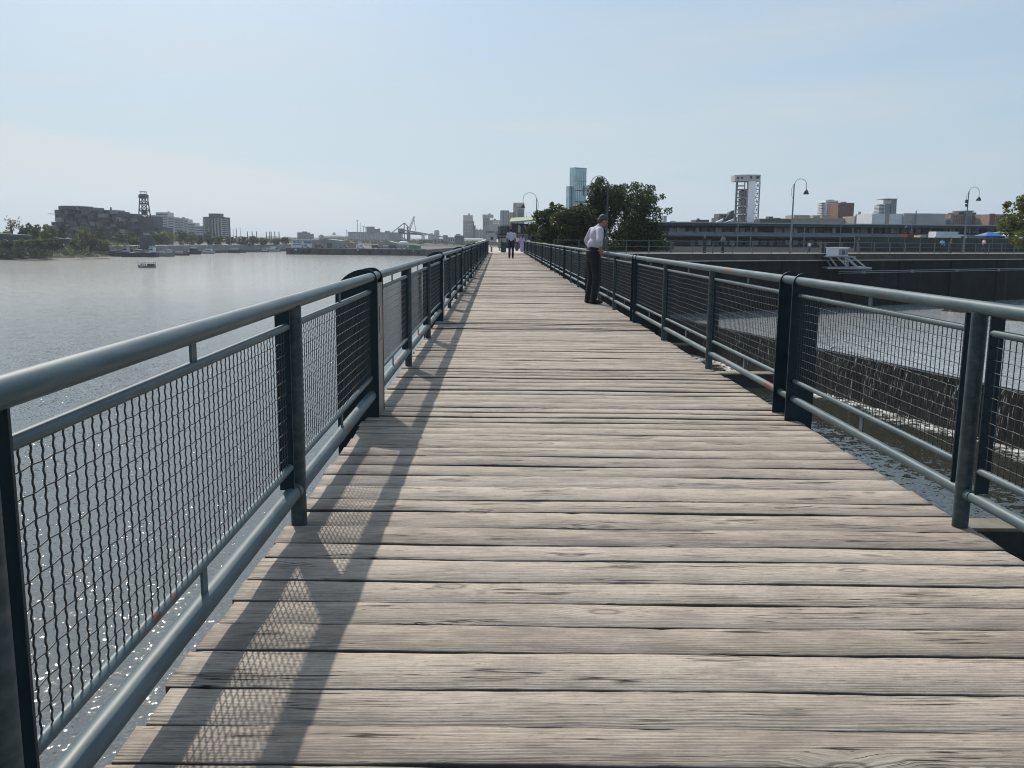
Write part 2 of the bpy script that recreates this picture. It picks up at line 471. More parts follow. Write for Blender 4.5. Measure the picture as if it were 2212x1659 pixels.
# foam at its foot
g = graph('foam')
n = g.noise(g.mapping(g.pos, scale=(1.3, 1.0, 1)), 1.6, 6, .7, .6); n2 = g.noise(g.pos, 9.0, 4)
uvd = g.n('Attribute', attribute_name='edge').outputs['Fac']
a = g.math('MULTIPLY', g.rng(n, .38, .62), g.math('POWER', uvd, .8)); a = g.math('MULTIPLY', a, g.rng(n2, .25, .6, .35, 1))
g.set(Base_Color=(.66, .67, .66, 1), Roughness=.6, Alpha=g.rng(a, .14, .75)); M_FOAM = g.m
V = []; F = []; E_ = []
ys = np.arange(-10, 82, .25); offs = [0.0, .25, .5, .8, 1.1, 1.5, 2.0]; ed = [.8, 1, 1, .9, .6, .3, 0]
for i, y in enumerate(ys):
    for k, o in enumerate(offs):
        V.append((crest_x(y)-.36-o*(1+.25*math.sin(y*.7)), y, Z_LOW+.012+.05*ed[k]*rng.random())); E_.append(ed[k])
nf = len(offs)
F = [(i*nf+k, (i+1)*nf+k, (i+1)*nf+k+1, i*nf+k+1) for i in range(len(ys)-1) for k in range(nf-1)]
fo = np_mesh('foam', np.array(V), np.array(F), M_FOAM, smooth=True)
at_ = fo.data.attributes.new('edge', 'FLOAT', 'POINT'); at_.data.foreach_set('value', E_)
tag(fo, kind='stuff'); fo['label'] = 'white foam where the weir water lands'
# low cross sills that step the channel down under the bridge
M_SILL = mat('sill_concrete', (0.16, 0.145, 0.105), .8, var=.4, scale=.9)
M_SILLF = mat('sill_shaded_face', (0.015, 0.017, 0.016), .5, var=.4, scale=2)  # shaded face, a darker copy of the lit top's concrete
for i, (y, lab) in enumerate(((26.5, 'low concrete cross sill in the channel nearest the viewer, under the boardwalk edge'),
                              (58.6, 'middle low concrete cross sill between boardwalk and weir'),
                              (75.0, 'far low concrete cross sill in the channel close to the quay wall'))):
    mb = MB(); mb.box((2.0, y, Z_LOW-1.2), (crest_x(y)-.42, y+.9, Z_LOW+.75), 1)
    mb.box((2.0, y-.05, Z_LOW+.753), (crest_x(y)-.42, y+.95, Z_LOW+.86), 0)
    tag(mb.build('cross_sill', [M_SILL, M_SILLF]), lab, 'sill', 'cross sills of the channel')
# floating timbers in the basin
M_LOG = mat('wet_timber', (0.11, 0.075, 0.055), .6, var=.4, scale=4, bump=.02)
p0 = onz(2038, 672, Z_BASIN); p1 = onz(2082, 676, Z_BASIN)
mb = MB(); mb.tube([(p0.x, p0.y, Z_BASIN), ((p0.x+p1.x)/2, p0.y+.3, Z_BASIN+.12), (p1.x, p1.y+.4, Z_BASIN+.05)], [.22, .34, .28], 9); mb.ell((p0.x+.5, p0.y, Z_BASIN+.1), (.7, .4, .28))
tag(mb.build('driftwood', M_LOG, smooth=True), 'brown lump of driftwood floating in the basin before the quay wall', 'driftwood')
p0 = onz(2150, 690, Z_BASIN); p1 = onz(2300, 700, Z_BASIN)
mb = MB(); mb.tube([(p0.x, p0.y, Z_BASIN+.05), (p1.x, p1.y, Z_BASIN+.05)], .2, 8)
for t in (.0, .25, .5, .75): q = p0.lerp(p1, t); mb.tube([(q.x, q.y, Z_BASIN+.05), (q.x+.25, q.y, Z_BASIN+.05)], .26, 8)
tag(mb.build('floating_boom', M_LOG, smooth=True), 'long floating timber boom at the right edge of the basin', 'boom')
# ================================================================== boardwalk
g = graph('weathered_planks')
pid = g.n('Attribute', attribute_name='pid').outputs['Fac']
dv = g.n('Attribute', attribute_name='pdir').outputs['Fac']
sep = g.n('SeparateXYZ', {0: g.obj})
off = g.math('MULTIPLY', pid, 137.0)
vec0 = g.n('CombineXYZ', {0: sep.outputs[0], 1: sep.outputs[1], 2: off}).outputs[0]
# knots bend the grain
kn = g.n('TexVoronoi', {'Vector': g.mapping(vec0, scale=(1.9, 4.8, 1)), 'Scale': 1.0, 'Randomness': 1.0}, feature='F1')
kd = g.math('ADD', kn.outputs['Distance'], g.math('MULTIPLY', g.math('SUBTRACT', g.noise(g.mapping(vec0, scale=(14, 30, 1)), 1.0, 3), .5), .055))
ksel = g.rng(g.n('SeparateXYZ', {0: kn.outputs['Color']}).outputs[0], .46, .48)
bend = g.math('MULTIPLY', g.math('MULTIPLY', g.rng(kd, .02, .36, 1, 0), ksel), .045)
wob = g.math('MULTIPLY', g.math('SUBTRACT', g.noise(g.mapping(vec0, scale=(1.6, 2.6, 1)), 1.0, 3), .5), .035)
yb = g.math('ADD', g.math('ADD', sep.outputs[1], bend), wob)
vec = g.n('CombineXYZ', {0: sep.outputs[0], 1: yb, 2: off}).outputs[0]
fine = g.noise(g.mapping(vec, scale=(7.0, 210, 1)), 1.0, 4, .65)
mid = g.noise(g.mapping(vec, scale=(3.2, 75, 1)), 1.0, 4, .6)
ring = g.n('TexWave', {'Vector': g.mapping(vec, scale=(.5, 22, 1)), 'Scale': 1.0, 'Distortion': 6.0, 'Detail': 3.0, 'Detail Scale': .8}, wave_type='BANDS', bands_direction='Y').outputs['Fac']
ringm = g.rng(g.noise(g.mapping(vec0, scale=(.9, 6, 1), loc=(4, 4, 4)), 1.0, 2), .48, .62)
blot = g.noise(g.mapping(vec0, scale=(3.2, 8.5, 1)), 1.0, 6, .68)
speck = g.noise(g.mapping(vec0, scale=(38, 60, 1)), 1.0, 3, .6)
tone = g.n('TexWhiteNoise', {'W': off}, noise_dimensions='1D')
tv = tone.outputs['Value']; tcol = g.n('SeparateXYZ', {0: tone.outputs['Color']}).outputs[1]
c = g.mix(tv, (0.240, 0.200, 0.162), (0.405, 0.350, 0.290))
c = g.mix(g.rng(tcol, .55, .95, 0, .6), c, (0.250, 0.236, 0.212))
c = g.mix(g.rng(blot, .42, .72, 0, .75), c, (0.475, 0.415, 0.345))
c = g.mix(g.rng(blot, .28, .47, .68, 0), c, (0.185, 0.168, 0.155))
c = g.mix(g.rng(speck, .30, .46, .35, 0), c, (0.16, 0.14, 0.125))
c = g.mix(g.rng(fine, .32, .54, .62, 0), c, (0.12, 0.10, 0.088))
c = g.mix(g.rng(mid, .29, .43, .58, 0), c, (0.115, 0.098, 0.086))
c = g.mix(g.math('MULTIPLY', g.rng(ring, .0, .35, .55, 0), ringm), c, (0.13, 0.11, 0.098))
# checks: long thin splits, and short dark ones
ck = g.noise(g.mapping(vec, scale=(1.3, 40, 1), loc=(5, 3, 0)), 1.0, 2, .5)
crack = g.rng(g.math('ABSOLUTE', g.math('SUBTRACT', ck, .5)), .006, .026, 1, 0)
cm = g.rng(g.noise(g.mapping(vec0, scale=(1.5, 9, 1), loc=(9, 1, 2)), 1.0, 3), .55, .60)
crack = g.math('MULTIPLY', crack, cm)
sk = g.rng(g.noise(g.mapping(vec, scale=(9, 140, 1), loc=(2, 8, 0)), 1.0, 2), .70, .73)
crack = g.math('MAXIMUM', crack, g.math('MULTIPLY', sk, .85))
kcore = g.math('MULTIPLY', g.rng(kd, .045, .08, 1, 0), ksel)
krim = g.math('MULTIPLY', g.math('MULTIPLY', g.rng(kd, .06, .09, 0, 1), g.rng(kd, .095, .14, 1, 0)), ksel)
khal = g.math('MULTIPLY', g.math('MULTIPLY', g.rng(kd, .12, .34, 1, 0), ksel), g.rng(blot, .4, .55))
c = g.mix(g.math('MULTIPLY', khal, .4), c, (0.46, 0.40, 0.34))
c = g.mix(g.math('MULTIPLY', kcore, .5), c, (0.24, 0.19, 0.155)); c = g.mix(g.math('MULTIPLY', krim, .65), c, (0.075, 0.06, 0.052))
c = g.mix(g.math('MULTIPLY', crack, .95), c, (0.014, 0.011, 0.010))
side = g.n('Attribute', attribute_name='side').outputs['Fac']            # shade of the gaps painted dark onto the plank edges
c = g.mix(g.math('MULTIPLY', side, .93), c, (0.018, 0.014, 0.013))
h = g.math('ADD', g.math('MULTIPLY', fine, .5), g.math('MULTIPLY', mid, .8)); h = g.math('ADD', h, g.math('MULTIPLY', ring, .25))
h = g.math('ADD', h, g.math('MULTIPLY', blot, .8)); h = g.math('SUBTRACT', h, g.math('MULTIPLY', crack, 1.6)); h = g.math('SUBTRACT', h, g.math('MULTIPLY', krim, .5))
bp = g.n('Bump', {'Strength': .6, 'Distance': .007, 'Height': h}).outputs[0]
g.set(Base_Color=c, Roughness=.82, Specular_IOR_Level=.25, Normal=bp); M_PLANK = g.m

BX0, BX1 = -0.955, 2.185
SKEW = -0.0155
lines = [1.842, 2.024, 2.204, 2.402, 2.63, 2.833, 3.034, 3.218, 3.454, 3.648, 3.864, 4.09]
R2 = random.Random(11)
y = lines[0]; front = []
while y > -2.5: y -= R2.choice([.186, .2, .205, .215, .23]); front.append(y)
lines = front[::-1] + lines
while lines[-1] < 77.6: lines.append(lines[-1] + R2.choice([.185, .195, .205, .207, .212, .23]))
V = []; F = []; P = []; SD = []
for i in range(len(lines)-1):
    ya, yb_ = lines[i], lines[i+1]
    near = ya < 14
    nx = 60 if ya < 7 else 26 if near else 4
    gap = R2.uniform(.010, .015) if R2.random() < .75 else R2.uniform(.013, .019)
    lx = BX0 + R2.uniform(-.012, .012); rx = BX1 + R2.uniform(-.012, .012)
    dz = R2.uniform(-.004, .003); tilt = R2.uniform(-.004, .004); cup = R2.uniform(-.002, .002)
    pr = R2.random()
    o = len(V)
    ph = [R2.uniform(0, 6.28) for _ in range(6)]
    bv = .004
    am = .0022 if near else .0
    bite = R2.uniform(lx, rx) if (near and R2.random() < .35) else None; bw = R2.uniform(.02, .05); bd = R2.uniform(.008, .02)
    bow = R2.uniform(-.004, .004)
    for k in range(nx+1):
        t = k/nx; x = lx+(rx-lx)*t
        e0 = am*(math.sin(7*x+ph[0])+.6*math.sin(19*x+ph[1])+.4*math.sin(43*x+ph[2])) + bow*math.sin(math.pi*t)
        e1 = am*(math.sin(6*x+ph[3])+.6*math.sin(23*x+ph[4])+.4*math.sin(39*x+ph[5])) + bow*math.sin(math.pi*t)
        if bite is not None: e1 -= bd*max(0, 1-abs(x-bite)/bw)
        sk = SKEW*(x-.08)
        y0 = ya+gap/2+e0+sk; y1 = yb_-gap/2+e1+sk
        zc = dz + .0025*math.sin(3*x+ph[2])
        za, zb = zc-tilt, zc+tilt
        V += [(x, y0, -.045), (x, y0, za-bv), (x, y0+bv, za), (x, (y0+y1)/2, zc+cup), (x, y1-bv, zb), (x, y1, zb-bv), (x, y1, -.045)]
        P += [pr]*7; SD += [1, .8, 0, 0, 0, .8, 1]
    for k in range(nx):
        a = o+k*7
        for j in range(6): F.append((a+j, a+7+j, a+8+j, a+j+1))
        F.append((a+6, a+13, a+7, a))
    for a, flip in ((o, False), (o+nx*7, True)):
        q1 = [a, a+1, a+2, a+3]; q2 = [a, a+3, a+4, a+5]; q3 = [a, a+5, a+6, a+6]
        for q in (q1, q2): F.append(tuple(q if not flip else q[::-1]))
        F.append((a, a+5, a+6, a) if False else tuple([a+5, a+6, a, a+3]))
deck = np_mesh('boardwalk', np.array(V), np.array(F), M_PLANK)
at_ = deck.data.attributes.new('pid', 'FLOAT', 'POINT'); at_.data.foreach_set('value', P)
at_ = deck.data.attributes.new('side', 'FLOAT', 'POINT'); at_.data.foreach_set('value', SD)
tag(deck, kind='structure'); deck['label'] = 'weathered grey timber boardwalk of cross planks over the water'
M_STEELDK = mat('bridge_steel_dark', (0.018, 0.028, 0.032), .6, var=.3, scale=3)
M_JOIST = mat('dark_joist', (0.02, 0.018, 0.016), .9)  # shade below the plank gaps put into a near black colour
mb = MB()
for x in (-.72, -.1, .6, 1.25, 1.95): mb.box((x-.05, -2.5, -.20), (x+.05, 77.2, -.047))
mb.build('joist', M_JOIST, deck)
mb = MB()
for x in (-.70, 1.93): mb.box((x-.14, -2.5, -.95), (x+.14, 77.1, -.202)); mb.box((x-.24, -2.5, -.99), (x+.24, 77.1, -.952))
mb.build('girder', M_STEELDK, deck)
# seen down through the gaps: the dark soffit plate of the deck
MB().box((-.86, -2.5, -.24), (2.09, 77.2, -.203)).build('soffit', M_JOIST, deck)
# bridge piers
for py, lab in ((18.0, 'dark concrete pier under the boardwalk nearest the viewer'), (47.0, 'dark concrete pier under the middle of the boardwalk')):
    tag(MB().box((-.9, py-.6, Z_LOW-1), (2.0, py+.6, -.992)).build('bridge_pier', M_QWALL), lab, 'pier', 'piers of the boardwalk')

# ================================================================== railings
def rail_mat(name, dark, light, rust_amt, rough):
    g = graph(name)
    n = g.noise(g.pos, 2.2, 5, .6); f = g.noise(g.mapping(g.pos, scale=(30, 5, 30)), 1.0, 4)
    c = g.mix(g.rng(n, .3, .7), dark, light); c = g.mix(g.rng(f, .4, .75, 0, .14), c, (0.36, 0.38, 0.38))
    r = g.noise(g.mapping(g.pos, scale=(3.2, 2.4, 3.2), loc=(3, 7, 1)), 1.0, 5, .6)
    rust = g.rng(r, .755-rust_amt, .785-rust_amt)
    c = g.mix(rust, c, g.mix(f, (0.07, 0.028, 0.018), (0.16, 0.065, 0.038)))
    g.set(Base_Color=c, Specular_IOR_Level=.35, Roughness=g.rng(n, .3, .7, rough, rough+.15), Normal=g.n('Bump', {'Strength': .35, 'Distance': .002, 'Height': f}).outputs[0])
    return g.m
M_TOPR = rail_mat('worn_rail_paint', (0.022, 0.052, 0.061), (0.066, 0.102, 0.114), .125, .36)
M_BOTR = rail_mat('worn_lower_rail_paint', (0.024, 0.054, 0.063), (0.088, 0.124, 0.136), .135, .38)
M_TUBE = rail_mat('lit_post_tube', (0.018, 0.036, 0.042), (0.034, 0.056, 0.062), .09, .42)  # paler than the flat bars: light on the tubes put into the colour
g = graph('dark_green_paint')
n = g.noise(g.pos, 9, 5); s_ = g.noise(g.pos, 1.1, 4)
c = g.mix(g.rng(n, .3, .7), (0.002, 0.013, 0.019), (0.005, 0.021, 0.029)); c = g.mix(g.rng(s_, .62, .8, 0, .4), c, (0.03, 0.04, 0.042))
g.set(Base_Color=c, Roughness=.45, Specular_IOR_Level=.35, Normal=g.n('Bump', {'Strength': .15, 'Distance': .001, 'Height': n}).outputs[0]); M_POST = g.m
M_WIRE = mat('mesh_wire', (0.020, 0.027, 0.030), .42, metal=.0, var=.3, scale=20)
M_COVER = mat('brushed_cover', (0.24, 0.22, 0.20), .45, metal=.35, var=.15, scale=8, stretch=(1, 1, 12))
M_SLOT = mat('lamp_slot', (0.01, 0.01, 0.015), .2)

PITCH_Y, Y0 = 2.5, 1.42
ZT, ZU, ZL, ZB = 1.012, 0.91, 0.29, 0.16
K0, K1 = -1, 30
def wire_mesh(seed, length):
    """Crimped square mesh, 60 mm, from y=0 to y=length, wires bulging in and out of plane."""
    r = random.Random(seed); V = []; F = []
    def run(pts, rad):
        o = len(V); n = 4
        for i, p in enumerate(pts):
            t = (pts[min(i+1, len(pts)-1)] - pts[max(i-1, 0)]); t /= np.linalg.norm(t)
            u = np.array([1., 0, 0]); u = u - t*u.dot(t); u /= np.linalg.norm(u); w = np.cross(t, u)
            for k in range(n):
                an = math.pi*(k+.5)/2; V.append(p + (u*math.cos(an)+w*math.sin(an))*rad)
        for i in range(len(pts)-1):
            for k in range(n): a, b = o+i*n+k, o+i*n+(k+1) % n; F.append((a, a+n, b+n, b))
    z0, z1 = ZL+.005, ZU-.005
    bulge = [(r.uniform(.3, length-.3), r.uniform(z0+.1, z1-.1), r.uniform(-.010, .010), r.uniform(.2, .5)) for _ in range(4)]
    def warp(y, z):
        s = 0; dz = 0
        for by, bz, a, w in bulge:
            e = math.exp(-((y-by)**2+(z-bz)**2)/w**2); s += a*e; dz += .5*a*e
        return s, dz
    ny = int(length/.0445); sp = length/ny; nz = 11; hz = (z1-z0)/nz
    for i in range(1, ny):
        y = i*sp; pts = []
        ns = nz*12
        for k in range(ns+1):
            z = z0+(z1-z0)*k/ns
            s, dz = warp(y, z)
            cr = math.sin(4*math.pi*(z-z0)/hz + math.pi*(i % 2))
            pts.append(np.array([.0005*cr+s, y+.0015*cr, z]))
        run(pts, .0024)
    for j in range(1, nz):
        z = z0+j*hz; pts = []
        ns = ny*4
        for k in range(ns+1):
            y = length*k/ns; s, dz = warp(y, z)
            cr = math.cos(2*math.pi*y/(2*sp)+math.pi*j)
            pts.append(np.array([-.0005*cr+s, y, z+dz+.0010*cr]))
        run(pts, .0020)
    return np.array(V), np.array(F)
wm_cache = {}
def wire_obj(seed, length, parent, loc):
    key = (seed, round(length, 3))
    if key not in wm_cache:
        V, F = wire_mesh(seed, length); o = np_mesh('wire_mesh', V, F, M_WIRE, parent); wm_cache[key] = o
    else:
        o = copy_part(wm_cache[key], parent)
    o.location = loc
    return o
def frame_obj(cache, key, length, s, parent, loc):
    if key not in cache:
        mb = MB()
        mb.tube([(0, 0, ZU), (0, length, ZU)], .0165, 10); mb.tube([(0, 0, ZL), (0, length, ZL)], .0165, 10)
        ym = length*.47
        mb.box((-.004, ym-.022, ZU+.012), (.004, ym+.022, ZT-.022)); mb.box((-.004, ym-.022, ZB+.02), (.004, ym+.022, ZL-.012))
        cache[key] = mb.build('mesh_panel', M_BOTR, parent, smooth=True, auto=True); o = cache[key]
    else: o = copy_part(cache[key], parent)
    o.location = loc
    return o
def railing(label, X, s, pyl_w, infill):
    root = thing('railing', label, 'railing', (X, 0, 0), 0)
    ya, yb_ = Y0+PITCH_Y*K0, Y0+PITCH_Y*K1
    def long_tube(name, z, rad, dx, m):
        ys = np.arange(ya, yb_+.01, .5)
        rr = random.Random(int(z*1000))
        mb = MB(); mb.tube([(dx, yy_, z) for yy_ in ys], rad, 20)
        return mb.build(name, m, root, smooth=True, auto=True)
    long_tube('top_rail', ZT, .0315, 0, M_TOPR)
    long_tube('bottom_rail', ZB, .035 if s < 0 else .026, s*.008, M_BOTR)
    fcache = {}
    post0 = None; pyl0 = None
    for k in range(K0, K1+1):
        yk = Y0+PITCH_Y*k + (.085 if (k == 0 and s < 0) else 0)
        if k % 3 == 2:
            if pyl0 is None:
                mb = MB(); xi = -s*.045; xo = s*pyl_w
                # plate outline: round inner shoulder, long curve falling to the outer edge
                ol = [(xi, -.02)]
                ol += [(xi, .96)] + [(xi+s*.075*(1-math.cos(a)), .985+.085*math.sin(a)) for a in np.linspace(0.0, math.pi/2, 8)]
                w_ = abs(xo-xi)-.075
                ol += [(xi+s*(.075+w_*math.sin(a)), .985+.085-(.20*(1-math.cos(a)))) for a in np.linspace(.12, math.pi/2, 10)]
                ol += [(xo, -.30), (xi+s*.12, -.30), (xi+s*.04, -.02)]
                if s < 0: ol = ol[::-1]
                for dy in (-.08, .22): mb.wall(ol, dy-.006, dy+.006)
                mb.box((min(s*.03, xo*.98), -.072, .45), (max(s*.03, xo*.98), -.074+.286, .462))
                pyl0 = mb.build('pylon', M_POST, root)
                if infill:
                    c_ = MB()
                    lo, hi = sorted((xi+s*.004, xi+s*.028))
                    c_.box((lo, -.073, .003), (hi, .213, .55)); c_.box((lo, -.073, .553), (hi, .213, .965))
                    c_.build('cover_plate', M_COVER, pyl0)
                    lo, hi = sorted((xi+s*.0005, xi+s*.005))
                    MB().box((lo, .03, .60), (hi, .115, .80)).build('lamp_slot', M_SLOT, pyl0)
                p = pyl0
            else:
                p = copy_tree(pyl0, root)
            p.location = (0, yk, 0)
        else:
            if post0 is None:
                mb = MB(); mb.tube([(0, 0, -.25), (0, 0, ZT-.02)], .0355, 20)
                mb.box((-.05, -.05, -.25), (.05, .05, -.10))
                post0 = mb.build('post', M_TUBE, root, smooth=True, auto=True)
                for dy in (-.105, .105):
                    fb = MB(); lo, hi = sorted((-s*.008, s*.055))
                    fb.box((lo, dy-.005, ZB+.026), (hi, dy+.005, ZT-.028)); fb.build('flat_bar', M_POST, post0)
                mb = MB(); mb.tube([(s*.008, -.07, ZB), (s*.008, .07, ZB)], .0385 if s < 0 else .029, 18); mb.build('rail_sleeve', M_BOTR, post0, smooth=True, auto=True)
                p = post0
            else: p = copy_tree(post0, root)
            p.location = (0, yk, 0)
    xm = s*.008
    for k in range(K0, K1):
        a = Y0+PITCH_Y*k + (.226 if k % 3 == 2 else .11) + (.085 if (k == 0 and s < 0) else 0); b = Y0+PITCH_Y*(k+1) - (.086 if (k+1) % 3 == 2 else .11) + (.085 if (k == -1 and s < 0) else 0)
        L = b-a
        fo_ = frame_obj(fcache, round(L, 3), L, s, root, (xm, a, 0))
        wire_obj(5+((k+7) % 2), L, fo_, (0, 0, 0))
    return root
railing('dark green mesh railing on the river side, with light slots in its pylons', -.905, -1, .255, True)
railing('dark green mesh railing on the side of the basin and weir', 2.148, 1, .155, False)
# ================================================================== building helpers
def px(x, y, Y): return at(x, y, Y)
def rect(x0, x1, yt, yb, Y):
    ym = (yt+yb)/2
    a = at(x0, ym, Y); b = at(x1, ym, Y); xm = (x0+x1)/2
    return a.x, b.x, at(xm, yb, Y).z, at(xm, yt, Y).z
class Bld:
    """A building: Empty at its base, parts as children, measured in the picture at distance Y."""
    def __init__(self, name, label, cat, x0, x1, Y, z=-0.02, group=None):
        a, b = at(x0, 500, Y).x, at(x1, 500, Y).x
        self.root = thing(name, label, cat, ((a+b)/2, Y, z), 0, group); self.Y = Y; self.z = z
    def part(self, name, x0, x1, yt, yb, d0, d1, m, parent=None):
        X0, X1, Z0, Z1 = rect(x0, x1, yt, yb if yb else yt+5, self.Y)
        if yb is None: Z0 = self.z
        o = MB().box((X0, self.Y+d0, Z0), (X1, self.Y+d1, Z1)).build(name, m)
        return local(o, self.root) if parent is None else sub(o, parent)
    def grid(self, name, x0, x1, yt, yb, nx, ny, fx, fy, m, parent=None, d=-.06, thick=.05):
        X0, X1, Z0, Z1 = rect(x0, x1, yt, yb, self.Y)
        w, h = (X1-X0)/nx, (Z1-Z0)/ny; first = None; out = []
        for i in range(nx):
            for j in range(ny):
                if first is None:
                    o = MB().box((X0+w*(1-fx)/2, self.Y+d, Z0+h*(1-fy)/2), (X0+w*(1+fx)/2, self.Y+d+thick, Z0+h*(1+fy)/2)).build(name, m)
                    first = local(o, self.root) if parent is None else sub(o, parent)
                    out.append(first)
                else:
                    c = first.copy(); COL.objects.link(c); c.location = (w*i, 0, h*j); out.append(c)
        return out
    def mesh(self, name, mb, m, **k):
        return local(mb.build(name, m, **k), self.root)
def sub(o, part):
    """Parent world-coordinate mesh o to a part that sits in world coordinates."""
    o.parent = part
    r = part.parent
    o.matrix_parent_inverse = Matrix.Translation(-Vector(r.location)) if False else Matrix.Identity(4)
    return o

M_CONC = mat('old_concrete', (0.27, 0.26, 0.25), .9, var=.25, scale=.3)
M_CONCD = mat('dark_concrete', (0.095, 0.10, 0.108), .9, var=.3, scale=.25)
M_CONCL = mat('pale_concrete', (0.42, 0.42, 0.42), .85, var=.15, scale=.2)
M_WHITE = mat('white_paint', (0.74, 0.75, 0.76), .6, var=.08, scale=.5)
M_BRICK = mat('red_brick', (0.20, 0.085, 0.06), .9, var=.3, scale=1.2)
M_BRICKT = mat('tan_brick', (0.29, 0.20, 0.15), .9, var=.25, scale=.8)
M_BEIGE = mat('beige_stone', (0.36, 0.31, 0.25), .9, var=.2, scale=.3)
M_GLASSD = mat('dark_glass', (0.025, 0.035, 0.045), .12, spec=.6)
M_GLASSB = mat('blue_glass', (0.10, 0.17, 0.21), .15, spec=.8)
M_STEELG = mat('grey_steel', (0.22, 0.24, 0.26), .55, var=.15, scale=1)
M_STEELT = mat('teal_steel', (0.035, 0.075, 0.085), .5, var=.25, scale=.6)
M_ROOFG = mat('green_roof', (0.095, 0.145, 0.085), .6, var=.15, scale=.4, stretch=(1, 1, 1))
M_DARKM = mat('dark_metal', (0.03, 0.038, 0.045), .5, var=.3, scale=2)
M_RUST = mat('rusty_metal', (0.14, 0.07, 0.045), .8, var=.35, scale=1)

# ================================================================== quay edge fence
fence = thing('quay_fence', 'grey steel pipe railing along the top edge of the dark quay wall', 'fence', (*qpt(0), 0))
M_FENCE = mat('fence_steel', (0.10, 0.13, 0.14), .45, metal=.3, var=.2, scale=2)
def qtube(mb, s0, s1, off, z, r): mb.tube([(*qpt(s, off), z) for s in np.linspace(s0, s1, 12)], r, 6)
for nm, z, r in (('top_rail', 1.13, .032), ('middle_rail', .62, .022), ('bottom_rail', .16, .022)):
    mb = MB(); qtube(mb, -5.0, 150, .02, z, r); local(mb.build(nm, M_FENCE, smooth=True), fence)
base = qpt(-5.0, .02); p0_ = None
for i in range(50):
    q = qpt(-5.0+2.55*i, .02)
    if p0_ is None:
        mb = MB(); mb.box((q[0]-.045, q[1]-.03, .021), (q[0]+.045, q[1]+.03, 1.10)); p0_ = local(mb.build('post', M_FENCE), fence)
    else:
        c = p0_.copy(); COL.objects.link(c); c.location = (q[0]-base[0], q[1]-base[1], 0)

# ================================================================== street lamps
M_POLE = mat('lamp_pole_paint', (0.17, 0.20, 0.205), .45, var=.2, scale=1.5)
M_POLED = mat('lamp_shade_paint', (0.035, 0.05, 0.06), .45)
M_LAMPG = mat('lamp_glass', (0.6, 0.6, 0.56), .3)
def lamp(label, loc, rz, H=7.0, reach=1.2, pm=M_POLE, box=False, k=1.0, group='bell lamps on bent arms'):
    root = thing('street_lamp', label, 'street lamp', loc, rz, group)
    mb = MB(); mb.tube([(0, 0, 0), (0, 0, .25), (0, 0, .26), (0, 0, H)], [.13*k, .13*k, .095*k, .06*k], 10)
    mb.build('pole', pm, root, smooth=True, auto=True)
    R = reach/2; pts = [(0.0, 0, H-.9), (.03, 0, H-.3)]
    pts += [(R-R*math.cos(a)+.04, 0, H-.1+R*.95*math.sin(a)) for a in np.linspace(.25, math.pi, 14)]
    pts += [(reach+.04, 0, H-.1-.35*reach)]
    MB().tube(pts, .028*k, 7).build('arm', pm, root, smooth=True)
    x, z = reach+.04, H-.1-.35*reach
    mb = MB(); mb.lathe([(.03, .02), (.05, -.05), (.12, -.10), (.20, -.25), (.27, -.42), (.29, -.52), (.275, -.52), (.25, -.42), (.05, -.2)], (x, 0, z), 14)
    sh = mb.build('lamp_shade', M_POLED, root, smooth=True, auto=True)
    MB().ell((x, 0, z-.42), (.13, .13, .12)).build('lamp_bulb', M_LAMPG, sh, smooth=True)
    MB().tube([(-.02, 0, H-1.6), (-.22, 0, H-1.1), (-.25, 0, H-.5), (-.05, 0, H-.15)], .018, 6).build('cable', pm, root)
    if box:
        mb = MB(); mb.box((-.30, -.12, H-1.35), (-.08, .12, H-.95)); mb.box((-.27, -.1, H-1.75), (-.09, .1, H-1.45)); mb.build('floodlight', M_POLED, root)
    return root
def qloc(x, y, off=-.7, z=0.0):
    """Point on the quay whose picture column is x, off metres behind the edge."""
    d = ray(x, y); best = None
    for s in np.arange(-6, 220, .05):
        q = qpt(s, off); t = q[1]/d.y
        e = abs(d.x*t-q[0])
        if best is None or e < best[0]: best = (e, q)
    return (best[1][0], best[1][1], z)
lamp('grey street lamp standing alone at the quay edge, bell shade on its right', qloc(1707, 545, -.35), 0.0, 6.9)
lamp('street lamp at the quay edge near the right side with floodlights on its pole', qloc(2081, 545, -.35), .1, 7.1, 1.25, box=True)
lamp('dark street lamp with bent arm reaching out of the tree crown', (9.9, 82.5, 0), math.pi-.15, 6.3, 1.5, M_POLED)
lamp('dark street lamp with arm to the left, near the pavilion and grey tower', (at(1158.6, 500, 118).x, 118, 0), math.pi, 6.35, 1.75, M_POLED)
lamp('small distant street lamp in front of the green pavilion roof', (at(1147, 500, 190).x, 190, 0), math.pi, 6.2, .95, M_POLED, k=.8)
lamp('faint far street lamp before the pale windowless block', (at(1969, 500, 160).x, 160, 0), math.pi, 4.6, .9, k=.8)
mp = None
for x, Y, h, lab in ((1594, 150, 5.0, 'plain thin pole before the shed, under the truss tower'), (1622, 150, 3.4, 'short plain pole before the shed, right of the truss tower'),
                     (1816, 150, 4.3, 'plain grey pole before the shed, above the white hut'), (1738, 150, 3.5, 'short plain pole before the shed, right of the lone street lamp'), (1854, 150, 3.2, 'short plain pole by the shed, right of the white hut')):
    o = MB().tube([(0, 0, 0), (0, 0, h)], [.10, .07], 8).build('light_pole', M_POLE)
    o.location = (at(x, 500, Y).x, Y, -.02); tag(o, lab, 'pole', 'plain poles before the shed')

